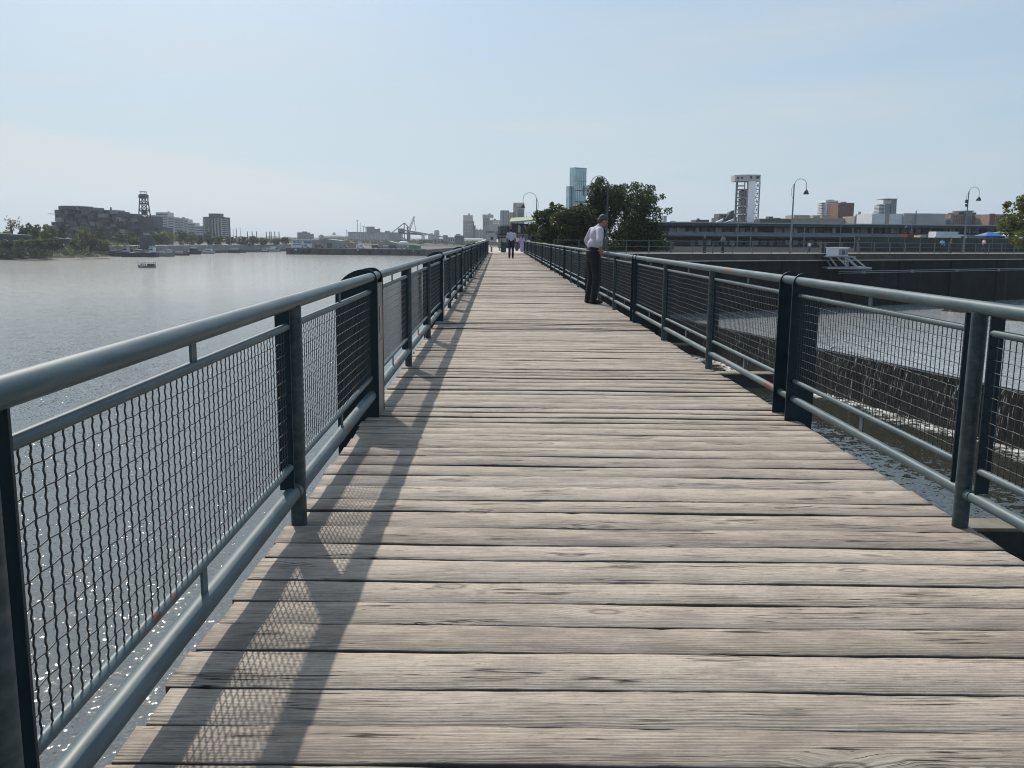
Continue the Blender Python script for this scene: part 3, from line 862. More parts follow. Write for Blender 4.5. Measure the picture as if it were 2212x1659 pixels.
# ================================================================== white hut on trestle
hx0, hx1, hz0, hz1 = rect(1792, 1838, 536, 552.8, 90.6)
hut = thing('gauge_hut', 'small white hut on a steel trestle in front of the dark quay wall', 'hut', ((hx0+hx1)/2, 91.5, -5))
def hl(o): return local(o, hut)
xm = hx0+(hx1-hx0)*.42
mb = MB(); mb.prism([(hx0+.15, 92.0), (xm, 90.6), (hx1, 91.3), (hx0+(hx1-hx0)*.62, 93.2)], hz0, hz1)
body = hl(mb.build('hut_body', M_WHITE))
a = Vector((xm, 90.6)); b = Vector((hx1, 91.3)); d_ = (b-a).normalized(); nn = Vector((d_.y, -d_.x))
def hp(t, off): p = a.lerp(b, t)+nn*off; return (p.x, p.y)
hz_ = hz1-hz0
mb = MB(); mb.prism([hp(.35, .03), hp(.62, .03), hp(.62, -.02), hp(.35, -.02)], hz0+hz_*.18, hz0+hz_*.72); sub(mb.build('window', M_GLASSD), body)
mb = MB(); mb.prism([hp(.02, .02), hp(.98, .02), hp(.98, -.02), hp(.02, -.02)], hz0+hz_*.1, hz0+hz_*.9); sub(mb.build('panel', M_STEELG), body)
mb = MB(); mb.prism([(hx0+.05, 92.0), (xm, 90.45), (hx1+.15, 91.25), (hx0+(hx1-hx0)*.62, 93.4)], hz1, hz1+.08); hl(mb.build('roof', M_WHITE))
X0, X1, Z0, Z1 = rect(1785, 1842, 553, 576, 91.0)
mb = MB(); mb.box((X0, 90.3, hz0-.14), (X1, 93.2, hz0-.01)); hl(mb.build('platform', M_STEELG))
mb = MB()
for x0, x1, dy in ((X0+.2, X0+1.0, 0), (X0+.9, X0+2.0, -.2), (X0+1.75, X0+1.85, -.2), (X1-.9, X1+.15, -.2), (X1-.55, X1-.6, 0), (X1-.15, X1+1.2, 0), (X0+.2, X0+1.0, 1.6), (X1-.2, X1+1.0, 1.6)):
    mb.bar((x0, 90.7+dy, hz0-.1), (x1, 90.7+dy, Z0), .11)
mb.bar((X0+1.5, 90.5, (hz0+Z0)/2), (X1-.5, 90.5, (hz0+Z0)/2), .08)
hl(mb.build('trestle', M_CONCL))
mb = MB(); mb.box((X0-.1, 90.0, Z0-.22), (X1+1.6, 93.5, Z0-.02)); hl(mb.build('bracket', M_STEELG))
tag(MB().box((-.32, -.32, 0), (.32, .32, .95)).box((-.36, -.36, .95), (.36, .36, 1.08)).build('litter_bin', M_DARKM), 'dark square litter bin on the quay left of the white hut', 'bin')
bpy.data.objects['litter_bin'].location = qloc(1779, 540, -.6)

# ================================================================== long quay shed
Y = 170
sh = Bld('quay_shed', 'long low two-storey quay shed with a dark band of windows', 'building', 1380, 2300, Y)
sh.part('upper_wall', 1380, 2300, 488, 517, 3.0, 30, M_DARKM)
sh.part('lower_wall', 1380, 2300, 517.2, None, 4.0, 30, M_DARKM)
sh.part('parapet', 1380, 2300, 504, 512.3, 0.0, .35, M_STEELG)
sh.part('gallery_shadow', 1380, 2300, 512.5, 515.5, -.4, 3.0, M_DARKM)  # deep shadow under the parapet built as a dark strip
rf = sh.part('roof', 1370, 2310, 483.2, 485.6, -1.2, 31, M_CONCL)
sh.part('fascia', 1374, 2306, 485.8, 491.0, -.9, -.6, M_STEELT)
# rooms glimpsed through glass: pale blinds behind each window
rr = random.Random(5)
M_BLIND = mat('pale_blind', (0.50, 0.53, 0.53), .8, var=.3, scale=1.2); M_BLIND2 = mat('grey_blind', (0.17, 0.20, 0.21), .8, var=.4, scale=1.5)
x = 1452; i = 0
while x < 2290:
    w = rr.choice([9, 11, 12, 14, 15]); r_ = rr.random()
    if r_ < .78: sh.part('window', x, x+w, 491.6+(x-1452)*.0098*0, 503.0, 2.85, 2.98, M_BLIND if r_ < .45 else M_BLIND2)
    x += w+rr.choice([3, 4, 5, 7]); i += 1
c0 = None
for x in range(1420, 2300, 42): sh.part('column', x, x+3.2, 491.2, 503.8, -.3, .05, M_STEELG)
for x in np.arange(1500, 1800, 17.5):
    if rr.random() < .8: sh.part('door', x, x+11, 518.6, 529.5, 3.85, 3.97, M_BLIND2 if rr.random() < .7 else M_BLIND)

# ================================================================== truss climbing tower
Y = 205
t = Bld('truss_tower', 'tall white slab tower with open steel truss bays and a square head', 'tower', 1588, 1642, Y)
t.part('slab', 1617, 1632.5, 380, None, -.6, 1.0, M_WHITE)
X0, X1, Z0, Z1 = rect(1590.5, 1641.5, 377.5, 391.5, Y)
mb = MB(); mb.prism([(X0, Y+1.2), (X0+2.3, Y-.9), (X1, Y-.6), (X1+.1, Y+4.2), (X0, Y+4.4)], Z0, Z1)
hd = t.mesh('tower_head', mb, M_CONCL)
for a_, b_ in ((.18, .34), (.50, .66)):
    pa = Vector((X0, Y+1.2)).lerp(Vector((X0+2.3, Y-.9)), a_); pb = Vector((X0, Y+1.2)).lerp(Vector((X0+2.3, Y-.9)), b_)
    n_ = Vector((-.67, -.74))*.03
    mb = MB(); mb.prism([(pa.x+n_.x, pa.y+n_.y), (pb.x+n_.x, pb.y+n_.y), (pb.x, pb.y), (pa.x, pa.y)], Z0+.5, Z1-.45); sub(mb.build('opening', M_GLASSD), hd)
for xa, xb in ((1618.5, 1622), (1632, 1638)): sub(MB().box((at(xa, 385, Y).x, Y-1.0, Z0+.55), (at(xb, 385, Y).x, Y-.55, Z1-.3)).build('opening', M_GLASSD), hd)
zt = Z0; zb = 0.0
def X(x_): return at(x_, 440, Y).x
mb = MB(); w = .13
for x_, dy in ((1589.5, .4), (1600, 3.6), (1607, .2), (1616, 3.6), (1640.5, .4), (1637, 3.6)): mb.bar((X(x_), Y+dy, zb), (X(x_), Y+dy, zt), w*1.3)
nl = 8
for x_, dy in ((1594.5, 2.0), (1611.5, 2.0)): mb.bar((X(x_), Y+dy, zb), (X(x_), Y+dy, zt), w*.9)
for k in range(nl):
    z = zt-(zt-zb)*(k+.5)/nl
    mb.bar((X(1589.5), Y+.4, z), (X(1607), Y+.2, z), w*.8); mb.bar((X(1600), Y+3.6, z), (X(1616), Y+3.6, z), w*.8); mb.bar((X(1632), Y+.4, z), (X(1640.5), Y+.4, z), w*.7)
for k in range(nl+1):
    z = zt-(zt-zb)*k/nl
    mb.bar((X(1589.5), Y+.4, z), (X(1616), Y+.2, z), w); mb.bar((X(1589.5), Y+.4, z), (X(1600), Y+3.6, z), w); mb.bar((X(1632), Y+.4, z), (X(1640.5), Y+.4, z), w)
    if k < nl:
        z2 = zt-(zt-zb)*(k+1)/nl
        mb.bar((X(1589.5), Y+.4, z), (X(1600), Y+3.6, z2), w*.7); mb.bar((X(1600), Y+3.6, z), (X(1589.5), Y+.4, z2), w*.7)
        mb.bar((X(1632), Y+.4, z), (X(1640.5), Y+.4, z2), w*.7); mb.bar((X(1640.5), Y+.4, z), (X(1632), Y+.4, z2), w*.7)
t.mesh('truss', mb, M_STEELG)
mb = MB()
for k in range(1, 8):
    z = zt-(zt-zb)*k/nl; mb.box((X(1600), Y-.3, z-.10), (X(1617), Y+3.5, z+.10))
    if k > 1: mb.box((X(1603), Y+1.0, z), (X(1617), Y+3.4, z+(zt-zb)/nl*.88))
t.mesh('landing', mb, M_CONC)

# ================================================================== glass tower
Y = 430
def gx(zx): return (1950+zx/3.4)/1.7577
def gy(zy): return (600+zy/3.4)/1.7577
t = Bld('glass_tower', 'tall pale teal glass tower with a lower glass wing on its right', 'tower', gx(678), gx(1110), Y)
g = graph('teal_glass')
gv = g.noise(g.pos, .25, 4)
c = g.mix(g.rng(gv, .3, .7), (0.22, 0.36, 0.38), (0.38, 0.54, 0.56)); g.set(Base_Color=c, Roughness=.14, Metallic=.65); M_TEALG = g.m
M_TEALP = mat('pale_glass_fin', (0.62, 0.74, 0.75), .3, metal=.5, var=.15, scale=.4)
def shaft(name, xa, xc, xb, ytop, dl, dr, m, z0=0):
    A = at(xa, 420, Y+dl); Cc = at(xc, 420, Y); B = at(xb, 420, Y+dr); zt = at(xc, ytop, Y).z
    D = Vector((A.x+B.x-Cc.x, A.y+B.y-Cc.y))
    mb = MB(); mb.prism([(A.x, A.y), (Cc.x, Cc.y), (B.x, B.y), (D.x, D.y)], z0, zt)
    o = t.mesh(name, mb, m); return o, A, Cc, B, zt
s1, A, Cc, B, zt = shaft('shaft', gx(720), gx(790), gx(935), gy(119), 3.5, 4.5, M_TEALG)
def fins(par, P, Q, z0, z1, n, wd, m, nm, out):
    P = Vector((P.x, P.y)); Q = Vector((Q.x, Q.y)); d = (Q-P).normalized(); nv = Vector((d.y, -d.x)) * out
    for i in range(n):
        c_ = P.lerp(Q, (i+.5)/n); a_ = c_-d*wd/2; b_ = c_+d*wd/2
        mb = MB(); mb.prism([(a_.x+nv.x, a_.y+nv.y), (b_.x+nv.x, b_.y+nv.y), (b_.x, b_.y), (a_.x, a_.y)], z0, z1); sub(mb.build(nm, m), par)
def floors(par, P, Q, zs, h, m, nm, out):
    P = Vector((P.x, P.y)); Q = Vector((Q.x, Q.y)); d = (Q-P).normalized(); nv = Vector((d.y, -d.x)) * out
    for z in zs:
        mb = MB(); mb.prism([(P.x+nv.x, P.y+nv.y), (Q.x+nv.x, Q.y+nv.y), (Q.x, Q.y), (P.x, P.y)], z, z+h); sub(mb.build(nm, m), par)
fins(s1, A, Cc, 1, zt-.3, 4, .42, M_TEALP, 'glass_fin', .12)
fins(s1, Cc, B, 1, zt-.3, 6, .10, M_STEELG, 'mullion', .10)
floors(s1, Cc, B, [zt-.5, zt-6.4], .35, M_STEELG, 'floor_band', .14)
floors(s1, Cc, B, [zt-10.9, zt-16.2, zt-20, zt-24], .5, M_DARKM, 'floor_band', .13)
s2, A2, C2, B2, zt2 = shaft('side_shaft', gx(678), gx(722), gx(780), gy(362), 3.0, 3.5, M_TEALG)
fins(s2, A2, C2, 1, zt2-.2, 3, .42, M_TEALP, 'glass_fin', .12)
zw0, zw1 = at(gx(1020), gy(480), Y).z, at(gx(1020), gy(350), Y).z
wx0, wx1 = at(gx(925), 410, Y).x, at(gx(1118), 410, Y).x
mb = MB(); mb.box((wx0, Y+3, zw0), (wx1, Y+9, zw1)); wg = t.mesh('wing', mb, M_TEALG)
for i in range(11):
    xx = wx0+1+(wx1-wx0-1.5)*i/10; sub(MB().box((xx, Y+2.9, zw0+.2), (xx+.32, Y+3.0, zw1-3.2)).build('glass_fin', M_TEALP), wg)
sub(MB().box((wx0, Y+2.85, zw1-2.6), (wx1, Y+2.98, zw1-1.0)).build('floor_band', M_STEELG), wg)
MBc = MB(); MBc.box((wx1-3, Y+4, 0), (wx1-2, Y+8, zw0)); t.mesh('wing_column', MBc, M_STEELG)
tw = None

# ================================================================== pavilion with green roof, at the far end of the boardwalk
Y = 132
p = Bld('pavilion', 'open waterside pavilion with a pale green sloping roof behind the far boardwalk end', 'pavilion', 1080, 1160, Y)
X0, X1, Z0, Z1 = rect(1101, 1166, 466, 479, Y)
mb = MB(); mb.add([(X0, Y-.2, Z0), (X1, Y-.2, Z0+.35), (X1, Y+5.5, Z1+.1), (X0+.3, Y+5.5, Z1-.2), (X0, Y-.2, Z0-.14), (X1, Y-.2, Z0+.2), (X1, Y+5.5, Z1-.1), (X0+.3, Y+5.5, Z1-.4)],
                  [(0, 1, 2, 3), (7, 6, 5, 4), (0, 4, 5, 1), (1, 5, 6, 2), (2, 6, 7, 3), (3, 7, 4, 0)])
p.mesh('roof', mb, M_ROOFG)
p.part('eave', 1101, 1166, 478.6, 480.5, -.35, -.21, M_CONCL)
p.part('back_wall', 1104, 1166, 482, None, 4.2, 4.6, M_DARKM)
for x_ in (1105, 1117, 1129, 1141, 1153): p.part('post', x_, x_+2, 480.8, None, .2, .4, M_DARKM)
p.part('counter', 1112, 1166, 507, None, 1.2, 1.5, M_CONC); p.part('counter_top', 1111, 1166, 505, 506.8, 1.0, 1.7, M_CONCL)
for k, x_ in enumerate((1119, 1131, 1143)): p.part('pane', x_, x_+7, 486, 502, 4.05, 4.15, M_BLIND)
mb = MB(); q0 = at(1122, 484, Y); q1 = at(1134, 503, Y); mb.wall([(q0.x, q0.z), (q0.x+.5, q0.z), (q1.x+.5, q1.z), (q1.x, q1.z)], Y+2.0, Y+3.2); p.mesh('stair', mb, M_DARKM)
Y = 112
p = Bld('kiosk', 'glazed kiosk with a thin flat roof left of the green roofed pavilion', 'kiosk', 1075, 1104, Y)
mb = MB(); q = [at(1074, 489.5, Y), at(1090, 485, Y), at(1106, 486.5, Y)]
mb.wall([(q[0].x, q[0].z), (q[1].x, q[1].z), (q[2].x, q[2].z), (q[2].x, q[2].z-.12), (q[1].x, q[1].z-.14), (q[0].x, q[0].z-.12)][::-1], Y-.3, Y+4); p.mesh('roof', mb, M_STEELG)
for x_ in (1076, 1083.5, 1096, 1103): p.part('post', x_, x_+1.6, 488.5, None, .1, .25, M_DARKM)
for i, x_ in enumerate((1078, 1081, 1086, 1089.5, 1093, 1099)): p.part('pane', x_, x_+2.3, 490, 505, 1.2, 1.25, M_BLIND2 if i % 2 else M_GLASSB)
p.part('core', 1078, 1103, 489, None, 1.4, 3.6, M_DARKM)
p.part('counter', 1077, 1104, 508.5, 512, .3, .8, M_CONC)
p.part('board', 1079, 1101, 514.5, 524, .28, .38, M_CONCL)

# ================================================================== furniture at the far end of the boardwalk
M_BIN = mat('bin_green', (0.018, 0.045, 0.045), .5, var=.2, scale=3)
bx = thing('litter_bin', 'dark green boxy litter bin at the far end of the boardwalk beside the walking man', 'bin', (at(1087.5, 540, 80).x, 80, -.02))
MB().box((-.24, -.24, .06), (.24, .24, .82)).box((-.20, -.20, 0), (.20, .20, .06)).build('bin_body', M_BIN, bx)
MB().box((-.27, -.27, .82), (.27, .27, .90)).build('lid', M_DARKM, bx); MB().box((-.15, -.245, .60), (.15, -.24, .74)).build('mouth', M_SLOT, bx)
M_SLAT = mat('bench_slats', (0.30, 0.27, 0.23), .7, var=.2, scale=6)
def bench(label, loc, rz):
    r = thing('bench', label, 'bench', loc, rz, 'benches at the far boardwalk end')
    MB().box((-.75, -.22, .41), (.75, .22, .46)).build('seat', M_SLAT, r); MB().box((-.75, .20, .55), (.75, .25, .88)).build('backrest', M_SLAT, r)
    for x in (-.62, .62): MB().box((x-.04, -.22, 0), (x+.04, .24, .41)).box((x-.03, .25, .3), (x+.03, .30, .86)).build('leg', M_BIN, r)
bench('slatted bench just left of the dark green bin', (at(1076, 540, 82).x, 82.5, -.02), .2)
bench('slatted bench farther left, by the end of the river railing', (at(1066, 540, 90).x, 90, -.02), .1)
hutb = thing('white_hut', 'small pale booth with one dark window at the left end of the boardwalk', 'booth', (at(1061, 515, 150).x, 150, -.02))
MB().box((-.9, -.7, 0), (.9, .7, 1.7)).build('hut_body', M_CONCL, hutb); MB().box((-.1, -.73, .9), (.35, -.7, 1.4)).build('window', M_GLASSD, hutb); MB().wall([(-.95, 1.7), (-.6, 2.0), (.6, 2.0), (.95, 1.7)][::-1], -.75, .75).build('roof', M_CONCL, hutb)
# ================================================================== trees
def leaf_mat(name, c1, c2, c3=None, trans=.25):
    g = graph(name)
    ri = g.n('NewGeometry').outputs['Random Per Island']
    c = g.mix(ri, c1, c2)
    if c3: c = g.mix(g.rng(ri, .90, .93), c, c3)
    n = g.noise(g.pos, .5, 3); c = g.mix(g.rng(n, .35, .65, 0, .5), c, tuple(v*.55 for v in c1))
    g.set(Base_Color=c, Roughness=.55, Specular_IOR_Level=.25)
    tr = g.n('BsdfTranslucent', {'Color': g.mix(.5, c, tuple(min(1, v*1.6) for v in c2))}); mx = g.n('MixShader', {0: trans, 1: g.b.outputs[0], 2: tr.outputs[0]})
    g.nt.links.new(mx.outputs[0], g.nt.nodes['Material Output'].inputs['Surface'])
    return g.m
L_NEAR = leaf_mat('maple_leaves', (0.018, 0.040, 0.012), (0.055, 0.088, 0.024), (0.13, 0.085, 0.03))
L_RED = leaf_mat('reddish_leaves', (0.024, 0.040, 0.013), (0.070, 0.082, 0.026), (0.14, 0.05, 0.03))
L_BRIGHT = leaf_mat('bright_leaves', (0.045, 0.075, 0.018), (0.13, 0.15, 0.035), (0.16, 0.08, 0.04), .4)
L_DARK = leaf_mat('dark_leaves', (0.018, 0.034, 0.014), (0.045, 0.072, 0.026), None, .25)
L_MID = leaf_mat('mid_leaves', (0.040, 0.075, 0.020), (0.095, 0.135, 0.036), None, .3)
L_YEL = leaf_mat('yellow_green_leaves', (0.080, 0.110, 0.022), (0.17, 0.19, 0.04), None, .35)
L_BRN = leaf_mat('brown_leaves', (0.075, 0.055, 0.025), (0.12, 0.085, 0.035), None, .3)
M_BARK = mat('bark', (0.075, 0.06, 0.05), .9, var=.3, scale=6)
def leaf_cloud(rng, centers, radii, n, size, hollow=.45):
    """Leaf quads scattered through lumpy ellipsoids, denser towards each lump's skin."""
    centers = np.asarray(centers); radii = np.asarray(radii)
    wts = np.prod(radii, 1)**(2/3); wts /= wts.sum()
    idx = rng.choice(len(centers), n, p=wts)
    d = rng.normal(size=(n, 3)); d /= np.linalg.norm(d, axis=1)[:, None]
    rad = hollow+(1.06-hollow)*rng.random(n)**.55
    P = centers[idx] + d*radii[idx]*rad[:, None]
    a = rng.normal(size=(n, 3)); a[:, 2] *= .6; a /= np.linalg.norm(a, axis=1)[:, None]
    b = np.cross(a, rng.normal(size=(n, 3))); b /= np.linalg.norm(b, axis=1)[:, None]
    s = size*(.55+.9*rng.random(n))[:, None]
    a = a*s; b = b*s*.62
    V = np.stack([P-a, P+b*.9, P+a, P-b*.9], 1).reshape(-1, 3)
    F = np.arange(4*n).reshape(n, 4)
    return V, F
def tree(name, label, base, h, width, nleaf, leaf, m, crown_lo=.25, seed=1, group=None, lumps=14, depth=None, trunk_r=None, shape='round', cat='tree', hollow=.4):
    rng = np.random.default_rng(seed); base = Vector(base)
    root = thing(name, label, cat, base, 0, group)
    rx = width/2; ry = (depth or width)/2; zc = h*(1+crown_lo)/2; rz = h*(1-crown_lo)/2
    cs = []; rs = []
    for i in range(lumps):
        d = rng.normal(size=3); d /= np.linalg.norm(d); k = rng.uniform(.35, .80)
        lr = rng.uniform(.26, .44)
        c = np.array([d[0]*rx*k, d[1]*ry*k, d[2]*rz*k+zc])
        if shape == 'tall': c[0] *= .8
        if shape == 'full':
            u_ = rng.uniform(0, 6.283); q_ = rng.uniform(0, 1)**.5*.72; w_ = rng.uniform(-.86, .74)
            q_ *= 1 if w_ < .2 else 1-.55*(w_-.2)
            c = np.array([math.cos(u_)*rx*q_, math.sin(u_)*ry*q_, w_*rz+zc])
        cs.append(c); rs.append(np.array([rx*lr, ry*lr, rz*lr*rng.uniform(.75, 1.1)]))
    for i in range(lumps):                                # twiggy outer sprigs
        d = rng.normal(size=3); d[2] = abs(d[2])*.9-.15; d /= np.linalg.norm(d)
        cs.append(np.array([d[0]*rx*.93, d[1]*ry*.93, d[2]*rz*.95+zc])); rs.append(np.array([rx, ry, rz])*rng.uniform(.06, .14))
    V, F = leaf_cloud(rng, cs, rs, nleaf, leaf, hollow)
    np_mesh('crown', V, F, m, root)
    tr = trunk_r or h*.022
    mb = MB(); mb.tube([(0, 0, -.1), (tr*.3, 0, h*.15), (0, tr*.3, h*crown_lo*1.1), (tr*.5, 0, zc)], [tr*1.25, tr, tr*.85, tr*.45], 8)
    for c in cs[:min(8, lumps)]:
        z0 = h*crown_lo*rng.uniform(.75, 1.25); mid = Vector((c[0]*.45, c[1]*.45, (z0+c[2])/2+.1*h*.2))
        mb.tube([(0, 0, z0), mid, tuple(c)], [tr*.5, tr*.33, tr*.12], 6)
    mb.build('trunk', M_BARK, root, smooth=True)
    return root
# maples on the quay behind the right railing
QG = 'trees on the quay behind the boardwalk railing'
def qt(lab, x, ybase_x, Y, ytop, wpx, n, m, seed, lo=.22, leaf=.13, lumps=16):
    b = at(x, 520, Y); zt = at(x, ytop, Y).z
    tree('maple_tree', lab, (b.x, Y, -.02), zt, wpx*Y/1915, n, leaf, m, lo, seed, QG, lumps, None, None, 'full')
qt('broad dark maple with twiggy top, rightmost in the clump before the glass tower', 1372, 0, 98, 394, 165, 20000, L_NEAR, 21, .07, .12, 22)
qt('tall dark maple whose crown hides the pole of the bent street lamp', 1300, 0, 94, 385, 105, 15000, L_NEAR, 22, .07, .12, 20)
qt('low olive green maple in the middle of the clump, below the glass tower', 1246, 0, 90, 443, 110, 15000, L_RED, 23, .05, .12, 18)
qt('bushy dark maple at the left of the clump, behind the end of the basin railing', 1194, 0, 96, 437, 104, 15000, L_NEAR, 24, .05, .12, 18)
qt('small round tree in front of the pavilion, left of the maples', 1152, 0, 110, 476, 34, 1800, L_MID, 25, .2, .12, 8)
hg = thing('shade_strip', 'long dark leafy strip standing in for the shadow under the maples', 'shade_strip', (at(1300, 520, 104).x, 104, -.02))  # leafy mass added as the dark shadow zone under the trees
rng = np.random.default_rng(17); cs = []; rs = []
for xx in np.arange(at(1170, 520, 104).x, at(1450, 520, 104).x, .55): cs.append((xx-hg.location.x, rng.uniform(-.3, .3), .5)); rs.append((.6, .6, .62))
V, F = leaf_cloud(rng, cs, rs, 9000, .09, .6); np_mesh('crown', V, F, L_DARK, hg)
b = at(1172, 545, 79)
tree('shrub', 'small yellow green shrub beside the far end of the basin railing', (b.x, 80.5, -.02), 1.0, 1.5, 900, .07, L_YEL, .05, 31, None, 7, cat='shrub', trunk_r=.03)
b = at(2278, 520, 92)
tree('ash_tree', 'bright green tree reaching into the picture at the right edge', (b.x, 96, -.02), 6.5, 7.4, 6500, .17, L_BRIGHT, .10, 33, None, 18, None, None, 'full', hollow=.5)
# ---- wooded far bank on the left
SHORE = [(-330, 150), (-250, 235), (-178, 312), (-163, 374), (-161, 425), (-156, 449), (-149, 489), (-141, 525), (-120, 612), (-100, 900)]
g = graph('bank_ground')
n = g.noise(g.pos, .3, 5); g.set(Base_Color=g.mix(g.rng(n, .3, .7), (0.014, 0.016, 0.009), (0.035, 0.029, 0.02)), Roughness=.95); M_BANK = g.m
V = []; F = []
levels = [(-3.0, -8.9), (0, -8.35), (3.0, -7.9), (9, -7.0), (26, -5.6), (60, -5.0), (900, -5.0)]
for (x, y) in SHORE:
    for off, z in levels: V.append((x-off*.93, y+off*.1 if off > 100 else y, z + .25*math.sin(y*.13+off)))
nl = len(levels)
F = [(i*nl+k, i*nl+k+1, (i+1)*nl+k+1, (i+1)*nl+k) for i in range(len(SHORE)-1) for k in range(nl-1)]
tag(np_mesh('river_bank', np.array(V), np.array(F), M_BANK), kind='structure')
BG = 'trees on the wooded river bank at the left'
def bt(lab, x, Y, ytop, wpx, m, seed, n=2600, lo=.12, leaf=.34, z=-5.6, kind='bank_tree', shape='round', lumps=12, group=BG):
    b = at(x, 520, Y); zt = at(x, ytop, Y).z - z
    tree(kind, lab, (b.x, Y, z), zt, wpx*Y/1915, n, leaf, m, lo, seed, group, lumps, None, None, shape)
bt('pale green tree at the very left edge of the picture', 6, 345, 494, 40, L_YEL, 41)
bt('tall thin open crowned tree standing above the others at the far left', 27, 352, 463, 30, L_BRN, 42, 330, .45, .30)
bt('slim bare looking tree just right of the tall open crowned one', 46, 352, 469, 13, L_BRN, 43, 170, .35, .28)
bt('dark rounded tree below the slim bare one', 60, 350, 484, 34, L_DARK, 44)
bt('green leafy tree right of the teal viaduct end', 84, 346, 485, 40, L_MID, 45, 3000)
bt('yellowish green tree in the middle of the left bank', 104, 340, 487, 40, L_YEL, 46, 3000)
bt('dark tree at the foot of the stacked concrete flats', 132, 372, 481, 46, L_DARK, 47, 3200)
bt('low dark bushy tree hanging over the water in front of the viaduct', 112, 330, 512, 46, L_DARK, 48, 1700, .05)
bt('broad leafy tree close to the waterline near the viaduct end', 84, 326, 513, 44, L_MID, 49, 1700, .05)
bt('tall yellow green willow in front of the concrete flats', 182, 352, 486, 34, L_YEL, 50, 1800, .08)
bt('bushy green tree low on the bank under the willow', 168, 344, 512, 36, L_MID, 51, 1500, .05)
bt('brownish green bush tree right of the willow', 196, 350, 507, 34, L_BRN, 52, 1500, .05)
bt('pale yellow tree at the right end of the wooded bank', 219, 358, 516, 32, L_YEL, 53, 1500, .05)
bt('very dark rounded tree behind the right end of the bank', 226, 398, 488, 46, L_DARK, 54, 1900, .05)
bt('dark low tree at the far left above the shore', 20, 330, 516, 46, L_DARK, 55, 1700, .05)
bt('grey green tree at the left shore under the viaduct', 50, 326, 516, 44, L_MID, 56, 1700, .05)
bt('small dark tree at the right foot of the wooded bank', 214, 350, 534, 40, L_DARK, 57, 1200, .03)
# undergrowth along the shore
rng = np.random.default_rng(60); cs = []; rs = []
for k in range(430):
    t_ = rng.uniform(0, 1); y = 225+t_*200; 
    xs = np.interp(y, [p_[1] for p_ in SHORE], [p_[0] for p_ in SHORE]); o = rng.uniform(2.0, 26)
    r_ = rng.uniform(1.2, 2.6); cs.append((xs-o, y, -7.6+o*.12+r_*.35)); rs.append((r_*1.2, r_*1.3, r_))
V, F = leaf_cloud(rng, cs, rs, 52000, .30, .5)
u = np_mesh('undergrowth', V, F, L_MID); tag(u, kind='stuff'); u['label'] = 'dense undergrowth along the left river bank'
# park trees in front of the terraced and tall blocks
PG = 'trees in front of the far blocks'
park = [(262, 440, 500, 40, L_DARK, 'dark tree in front of the middle of the stacked flats'), (290, 445, 512, 34, L_MID, 'green tree left of the slab gantry tower'), (340, 450, 500, 34, L_MID, 'light green tree just right of the slab gantry tower'),
        (362, 455, 498, 36, L_YEL, 'yellow green tree under the left end of the terraced block'), (388, 470, 498, 40, L_DARK, 'dark broad tree under the middle of the terraced block'),
        (412, 480, 504, 34, L_MID, 'mid green tree under the right part of the terraced block'), (428, 490, 505, 26, L_DARK, 'dark tree between terraced block and tall block'),
        (452, 490, 500, 32, L_DARK, 'rounded dark tree at the left foot of the tall block'), (474, 495, 510, 32, L_MID, 'low green tree at the middle foot of the tall block'), (498, 505, 511, 30, L_DARK, 'dark tree right of the tall block'),
        (520, 515, 508, 34, L_DARK, 'dark tree behind the three masted ship'), (546, 520, 508, 34, L_DARK, 'dark tree below the left pole frame'), (568, 530, 513, 26, L_MID, 'low green tree between the two pole frames'),
        (594, 540, 513, 26, L_MID, 'low green tree below the right pole frame'), (618, 560, 511, 24, L_DARK, 'small dark tree right of the pole frames')]
for i, (x, Y, yt, w, m, lab) in enumerate(park): bt(lab, x, Y, yt, w, m, 70+i, 1100, .06, .42, -5.0, 'park_tree', group=PG)
# far ground and the low hazy tree line beyond the harbour
sheet('harbour_ground', [(-118, 640), (-15, 640), (-15, 2900), (-2900, 2900), (-2900, 900), (-98, 905)], -5.1, M_BANK)
rng = np.random.default_rng(91); cs = []; rs = []
for k in range(260):
    x = rng.uniform(-330, -8); y = rng.uniform(700, 1000)
    r_ = rng.uniform(1.2, 2.4); cs.append((x, y, -4.6+r_*.3)); rs.append((r_*1.6, r_*1.4, r_))
V, F = leaf_cloud(rng, cs, rs, 14000, .6, .5)
u = np_mesh('treeline', V, F, L_DARK); tag(u, kind='stuff'); u['label'] = 'low far line of trees across the harbour'
# ================================================================== skyline right of the boardwalk, behind the shed
def simple(name, label, cat, x0, x1, yt, Y, depth, m, z=-0.02, group=None, extra=()):
    b = Bld(name, label, cat, x0, x1, Y, z, group)
    b.part('wall', x0, x1, yt, None, 0, depth, m)
    for e in extra: b.part(*e)
    return b
Y = 330
b = simple('office_building', 'dark blue grey office block with a white lower front behind the shed', 'building', 1470, 1533, 479, Y, 14, M_CONCD, extra=[('roof_house', 1505, 1533, 474.5, 479, 1, 10, M_CONCD), ('stair_tower', 1510, 1514, 471.5, 474.5, 2, 4, M_CONCD), ('white_front', 1492, 1530, 485, 493, -.8, -.05, M_WHITE)])
b.grid('window', 1474, 1530, 480, 484.5, 12, 1, .7, .6, M_GLASSD)
s = Bld('white_boat', 'white rounded superstructure of a moored ship left of the blue grey office', 'boat', 1428, 1480, 260)
X0, X1, Z0, Z1 = rect(1430, 1482, 484, 500, 260)
mb = MB(); mb.wall([(X0, Z0), (X1, Z0), (X1, Z1-.5), (X0+4.5, Z1), (X0+3.9, Z1+.9), (X0+2.4, Z1+.95), (X0+1.2, Z1)][::-1], 260, 268); s.mesh('superstructure', mb, M_WHITE)
s.part('funnel', 1436, 1443, 466, 481, 2, 5, M_CONCL)
s.part('window', 1446, 1470, 486.5, 488.5, -.06, -.01, M_GLASSD)
Y = 300
